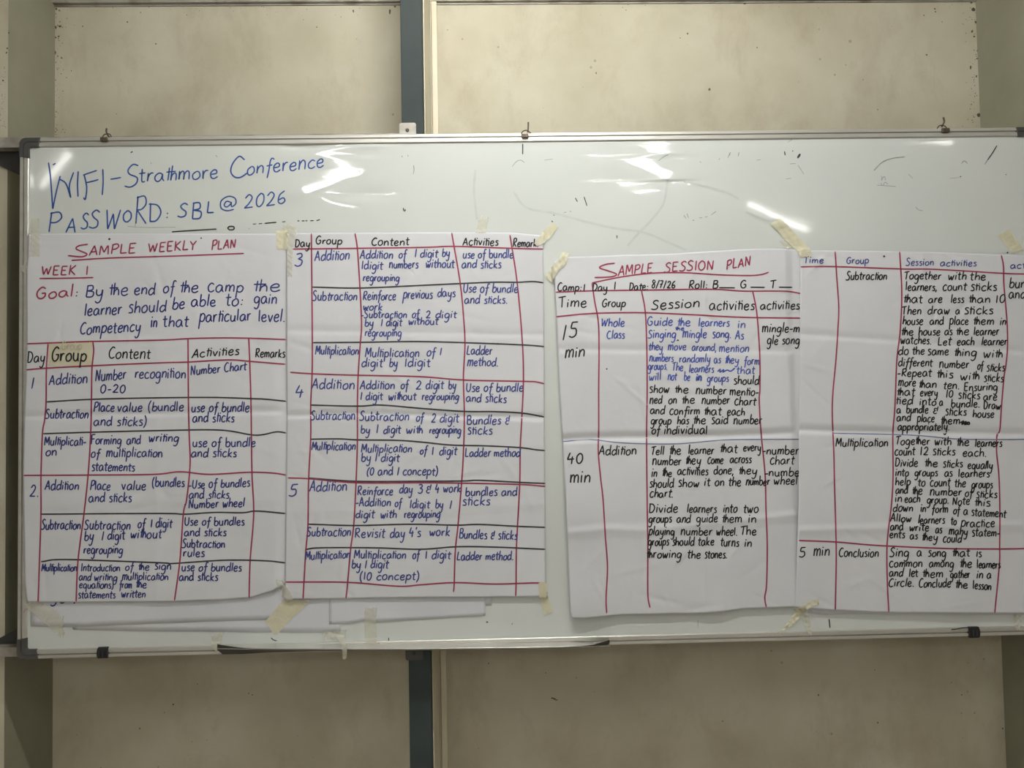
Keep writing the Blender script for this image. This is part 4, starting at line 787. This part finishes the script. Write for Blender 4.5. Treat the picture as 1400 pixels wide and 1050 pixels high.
# --- on the board itself
p = Pen(board_h, panel); LB = .0005
def bl(c, pts, w=2.0, part='wifi_word', sm=True): p.line(c, pts, w, part, LB, sm)
for s_ in ([66.3, 222.3, 69, 242, 72.1, 285.5], [72.1, 285.5, 77, 262, 82.3, 240.6], [81.7, 245, 90.3, 251.4, 96.6, 270.3], [96.6, 270.3, 94.9, 253.7, 100.6, 235.4], [72.5, 225.3, 75.5, 223.5],
           [106.9, 234.3, 106, 252, 106.7, 269], [113.6, 239.5, 122, 236.5, 132.5, 233], [115, 238.5, 118.5, 256, 116.7, 272.4, 114.2, 270], [117.2, 249.8, 126, 248, 134.5, 245.5], [140.5, 231.4, 141, 248, 139.8, 266.6], [151, 245, 158, 244, 165.5, 242.6],
           [189, 226.5, 182, 224.8, 175.3, 232, 177, 238, 187.5, 243, 186, 251, 178, 255.8, 170.3, 254.4],
           [334.5, 218.5, 327, 213.8, 318, 224, 315.6, 235, 321, 242, 329, 242.4, 338, 236.5]): bl('w', s_, 2.0, 'wifi_word' if np.mean(s_[0::2]) < 168 else 'network_name')
def bt(c, xh, spec, w=1.9, part='password_code'): p.text(c, xh, spec, w, part, LB, .08)
bt('w', 12.0, "trathmore 190 298 249:243.5", 1.9, 'network_name'); bt('w', 11.5, "onference 337 442.7 239.5:228.5", 1.9, 'network_name')
for ch, x0, x1, y, cap in (('P', 66, 88, 318, 27), ('A', 90.7, 105, 318, 20), ('S', 111.6, 122, 313, 21), ('S', 123, 137, 312, 25), ('W', 144, 164.6, 314, 27), ('O', 168, 181, 303, 16), ('R', 185.5, 203, 306, 34), ('D', 204, 226, 303, 24), (':', 227, 231, 299, 15),
                           ('S', 244, 257, 296.5, 19), ('B', 262.7, 277, 299, 24), ('L', 283, 296, 291, 16)): bt('w', cap / 1.7, "%s %g %g %g" % (ch, x0 - cap * .05, x1 - cap * .05, y), 2.0, 'password_word' if x0 < 235 else 'password_code')
for ch, x0, x1, y, cap in (('@', 299, 326, 288.5, 22), ): bt('w', cap / 1.65, "%s %g %g %g" % (ch, x0, x1, y), 1.8)
bt('w', 11.2, "2026 333 391 285:278")
# soft dark reflections on the sheet, put into the colour as faint strokes
M['e'] = ink('painted reflection streak', (0.52, 0.56, 0.54), (0.56, 0.60, 0.575)); WORD['e'] = 'painted reflection'
for s_ in ([702, 262, 720, 284, 760, 292, 800, 303, 840, 312, 880, 318, 915, 332, 938, 342], [913, 246, 908, 276, 898, 292, 884, 308, 872, 320, 858, 336], [935, 248, 960, 254, 990, 262, 1010, 272], [1020, 290, 1050, 302, 1064, 300], [650, 232, 648, 262, 652, 300]): bl('e', s_, 3.2, 'marker_smear')  # painted reflections, grouped with the marker smears
# black and grey stray marks
for s_, w in (([235, 317, 262, 315.2, 296, 313.2], 1.8), ([311, 312, 314, 309.6, 319.5, 310, 319.5, 313.6, 314, 314.2, 311, 311.6], 1.9), ([362, 305.4, 370, 304.6, 378, 304], 1.8), ([346, 306.4, 350, 306], 1.0), ([354, 306, 358, 305.6], 1.2), ([386, 303.4, 390, 303], 1.2),
              ([407, 302, 409, 302], 1.4), ([413, 302, 416, 301.9], 1.4), ([418, 301.8, 420, 301.8], 1.4), ([424, 301.9, 429, 301.6], 1.5), ([433, 301.6, 437, 300.4], 1.5), ([1090.5, 216, 1094, 210.5], 3.0), ([1072.6, 207, 1073.4, 212.5], 1.6), ([1083.5, 206.3, 1084, 206.6], 1.6),
              ([1363, 199, 1357, 209, 1350, 219], 1.5), ([714.7, 196.5, 714.6, 204, 714.5, 211], 1.6), ([551.5, 284.5, 552.2, 288, 553.8, 288.4, 554, 286], 1.6), ([523, 195.5, 523.6, 195.8], 1.8), ([1313, 241.6, 1313.6, 241.4], 1.8), ([1375.3, 238.7, 1375.8, 238.5], 1.4), ([843.3, 322, 843.6, 325.5], 1.2),
              ([786.5, 270.5, 789.5, 276], 1.3), ([798.5, 269, 802.5, 281.5], 1.3), ([179, 208.5, 181, 207.4], 1.6), ([757, 294, 757.5, 294.4], 1.4), ([754.5, 302, 755.5, 304], 1.4), ([531.3, 872, 531.8, 877.6], 1.3), ([665, 850.4, 667, 850.6], 1.6), ([1133.5, 846.5, 1134.8, 858.5], 1.6), ([370.5, 872, 374, 875, 378.5, 876], 1.3), ([1102, 864.6, 1102.5, 864.8], 2.2), ([700, 854, 700.5, 852], .8)): bl('x', s_, w, 'stray_mark')
for s_, w in (([565.5, 226, 566, 232, 565, 238], 1.2), ([549.5, 213, 550, 215], 1.2), ([557.5, 212, 558, 214], 1.0), ([491, 232, 492.5, 238], 1.0), ([1195, 233, 1206, 222, 1220, 216.5, 1237, 214.5], 1.4), ([1314.5, 223.5, 1318.5, 220, 1322.8, 223.5], 1.2), ([1350, 219, 1346, 225], 1.2), ([1204, 241, 1206, 242, 1205, 247, 1209, 241, 1211, 247], .8), ([1204, 250, 1207, 254, 1210, 249, 1214, 252], .8), ([1199, 253, 1225, 255], .8),
              ([996, 234, 998.5, 207], .001), ([995, 216, 998.5, 208, 997, 213], 1.2), ([1009, 214, 1010.5, 208], 1.2), ([983, 218, 984, 217], 1.2), ([958, 222, 957, 221], 1.0), ([900, 220, 908, 214, 914, 211.5], 1.0), ([935, 294, 938, 299], 1.0), ([939, 292, 941.5, 298], 1.0), ([947, 301, 949, 301.4], 1.2), ([956, 298, 960, 297.6], .9), ([964, 297, 967, 296], .9), ([972, 294, 979, 289], .9), ([1091, 226, 1099, 238], .8), ([1080, 224, 1088, 223.6], .8), ([1077, 194.5, 1083, 190.5], .8), ([1034, 219, 1040, 218.4], .8), ([1252, 283, 1256, 287, 1262, 288], .9),
              ([1074, 245, 1082, 243.6], .7), ([1242, 238, 1248, 244], .7), ([700, 228, 706, 221, 712, 219, 717, 222.4], .9), ([744, 219, 756, 217.4], .7), ([771, 291, 774, 290], .9), ([779, 288.6, 781, 289.4], .9), ([1298, 244, 1312, 242.6], .6), ([174, 309.5, 200, 311, 240, 310.5], .6), ([186, 300, 184.5, 310], .8), ([206, 222, 207, 224], .8), ([295, 212, 297, 215], .8), ([340, 313, 341, 312], .8), ([954, 848, 954.4, 857], .7)):
    if w > .01: bl('s', s_, w, 'marker_smear')
p.done(('stray_mark', 'marker_smear'))

# ------------------------------------------------------------------ tapes
def top_h(px, py):
    """height of the topmost sheet (or frame, or board) under photo points"""
    h = np.full(px.shape, .0010)
    P = at(px, py, Y_PANEL - .004); fr = (P[:, 0] < .0225) | (P[:, 0] > BW - .0225) | (P[:, 2] < Z0 + .0225) | (P[:, 2] > Z0 + BH - .0225)
    h = np.maximum(h, board_h(P[:, 0], P[:, 2]) + .0006); h = np.where(fr, np.maximum(h, Y_PANEL + .0006), h)
    for s in SHEETS:
        i = s.inside(px, py)
        if i.any():
            hs = s.h(P[:, 0], P[:, 2]); h = np.where(i, np.maximum(h, hs), h)
    return h
def tape(poly_l, poly_r, label, m='tape', seed=0, crumple=.0006, lift=.0009, group='masking tape strips', parent=None, nw=9, sag=None):
    """a strip between two rows of photo points (its left and right edge), from one end to the other"""
    A = np.array(poly_l, float); B = np.array(poly_r, float)
    L_ = np.linalg.norm(np.diff((A + B) / 2, axis=0), axis=1).sum(); n = max(int(L_ / 1.6), 6)
    def rs(P):
        d = np.concatenate([[0], np.cumsum(np.linalg.norm(np.diff(P, axis=0), axis=1))]); t = np.linspace(0, d[-1], n); return np.stack([np.interp(t, d, P[:, 0]), np.interp(t, d, P[:, 1])], 1)
    A, B = rs(A), rs(B); u = np.linspace(0, 1, nw)[None, :, None]; G = A[:, None] * (1 - u) + B[:, None] * u
    rg = np.random.default_rng(seed)
    G[0] += rg.normal(0, .5, (nw, 2)); G[-1] += rg.normal(0, .5, (nw, 2)); G[1:-1, 0] += rg.normal(0, .22, (n - 2, 2)); G[1:-1, -1] += rg.normal(0, .22, (n - 2, 2))
    px, py = G[..., 0].ravel(), G[..., 1].ravel(); h = top_h(px, py)
    for dx, dy in ((2.5, 0), (-2.5, 0), (0, 2.5), (0, -2.5), (1.8, 1.8), (-1.8, -1.8)): h = np.maximum(h, top_h(px + dx, py + dy) - .0003)
    k = [(rg.uniform(.25, .9), rg.uniform(.25, .9), rg.uniform(0, 6)) for _ in range(5)]
    c = sum(np.sin(a * px * rg.choice([-1, 1]) + b * py + p_) for a, b, p_ in k) / 5
    h = h + lift + crumple * (c + 1)
    if sag is not None: h = h + sag(px, py)
    W_ = at(px, py, Y_PANEL - h); W_ = at(px, py, W_[:, 1])
    b = MB(); b.v = [tuple(p_) for p_ in W_.tolist()]; b.f = [(i * nw + j, (i + 1) * nw + j, (i + 1) * nw + j + 1, i * nw + j + 1) for i in range(n - 1) for j in range(nw - 1)]
    o = b.build('tape_strip' if parent is None else 'tape_patch', M[m], parent, True)
    if parent is None: tag(o, label, 'tape', group)
    else: o['label'] = label
    return o
tape([(66.5, 469.8), (66, 501)], [(126.3, 467.3), (126, 499.8)], 'yellowed tape patch under the word Group', 'tape', 1, .0001, .0003, None, o1, 14)
tape([(42.5, 300), (42, 330), (40.5, 350)], [(53, 299), (54.5, 330), (54, 350)], 'pale upright tape strip at the top left corner of the weekly plan chart', 'thin_tape', 2)
tape([(377, 316), (378, 325), (378, 340)], [(392, 313), (395, 322), (392.5, 341)], 'short tape tab holding the top right corner of the weekly plan chart', 'tape', 3)
tape([(384, 309), (389, 316), (393, 325), (393, 352), (393, 378)], [(397, 304.5), (404, 311), (406, 322), (400, 340), (399, 378)], 'bent tape strip down the top left corner of the days 3 to 5 chart', 'thin_tape', 4, .0012)
tape([(656.5, 295), (650, 318)], [(668, 298), (664, 319)], 'short pale tape above the Activities heading of the days 3 to 5 chart', 'thin_tape', 5)
tape([(755.5, 303), (745, 314), (730, 333)], [(763, 310), (753, 324), (739, 336)], 'slanting tape strip beside the Remark heading of the days 3 to 5 chart', 'tape', 6, .0008)
tape([(769, 345), (766, 352), (755, 364), (746, 378)], [(777.5, 345), (774, 362), (764, 370), (754, 386)], 'twisted tape strip at the top left corner of the session plan chart', 'tape', 7, .0022)
tape([(1053, 306), (1063, 316), (1075, 330), (1088, 341), (1095, 352)], [(1066, 297.5), (1080, 311), (1094, 326), (1108, 341), (1110, 350)], 'wide slanting tape over the join of the session plan chart and the rightmost chart', 'tape', 8, .0016, sag=lambda px, py: .004 * np.exp(-((py - 304) / 8) ** 2))
tape([(1066, 330), (1072, 338)], [(1074, 327), (1090, 341)], 'small torn tape scrap left of the wide slanting tape on the top join', 'thin_tape', 9)
tape([(1364, 322), (1374, 334), (1383, 346)], [(1381, 313.5), (1390, 328), (1400, 342)], 'yellowish tape at the top of the rightmost chart', 'tape', 10)
tape([(31, 841), (36, 832), (60, 851), (84, 872)], [(36, 824), (52, 823), (78, 835), (87, 850)], 'wrinkled tape at the bottom left corner of the whiteboard', 'thin_tape', 11, .0008)
tape([(86.5, 843), (80, 856), (86, 872)], [(87, 842), (85, 858), (88.5, 866)], 'narrow curled tape tail at bottom left beside the wrinkled tape', 'thin_tape', 12)
tape([(377, 793), (384, 812), (390, 824)], [(386, 794), (398, 812), (402, 822)], 'faint tape crossing the bottom left corner of the days 3 to 5 chart', 'thin_tape', 13)
tape([(386, 821), (373, 838), (362, 850), (375, 867)], [(424, 820), (410, 836), (393, 852), (378, 868)], 'wide slanting tape across the sheets between the two leftmost charts', 'tape', 14, .0006)
tape([(499, 831.5), (498, 848), (499, 881)], [(515.5, 830), (514, 848), (515, 879)], 'upright tape strip on the sheet below the days 3 to 5 chart', 'thin_tape', 15)
tape([(497, 879), (500, 888)], [(519, 878), (519, 886)], 'pale tape end stuck on the tray above the steel column', 'thin_tape', 16)
tape([(440, 866), (444, 873), (456, 876)], [(447, 862.5), (458, 866), (462, 872)], 'crumpled loop of tape at the corner of the lowest blank sheet', 'thin_tape', 17, .0035)
tape([(455, 862), (461, 873), (466, 880), (468, 890), (469, 902)], [(474, 861), (471, 872), (473, 880), (474.5, 890), (474, 900)], 'loose tape tail hanging over the tray below the lowest blank sheet', 'thin_tape', 18, .0012, sag=lambda px, py: .048 * sstep((py - 868) / 12))
tape([(736, 797), (737, 815), (744, 841)], [(747, 796), (749, 815), (757, 836)], 'tape strip hanging from the bottom right corner of the days 3 to 5 chart', 'tape', 19)
tape([(289, 870), (290, 884), (296, 893)], [(306, 863), (303, 876), (299, 886)], 'tape stuck at the left end of the pen tray', 'thin_tape', 20)
tape([(1120, 818), (1108, 822), (1090, 832), (1080, 848), (1064, 866)], [(1119, 826), (1106, 832), (1098, 838), (1086, 854), (1058, 868)], 'crinkled tape running down left from the bottom join of the session plan chart', 'tape', 21, .0020)
tape([(1083, 830), (1096, 845), (1103, 862), (1107, 870)], [(1102, 832), (1107, 848), (1109, 860), (1110, 869)], 'crinkled tape running down right from the bottom join of the session plan chart', 'thin_tape', 22, .0024)
tape([(1386, 841), (1388, 856), (1390, 862)], [(1396, 841), (1396, 855), (1393, 862)], 'blob of tape on the lower bar at the right edge of the whiteboard', 'thin_tape', 23, .002)
tape([(27.5, 367), (31, 371), (36, 377)], [(28, 366), (33, 362), (37, 357)], 'pointed tape scrap on the left frame bar beside the weekly plan chart', 'thin_tape', 24)
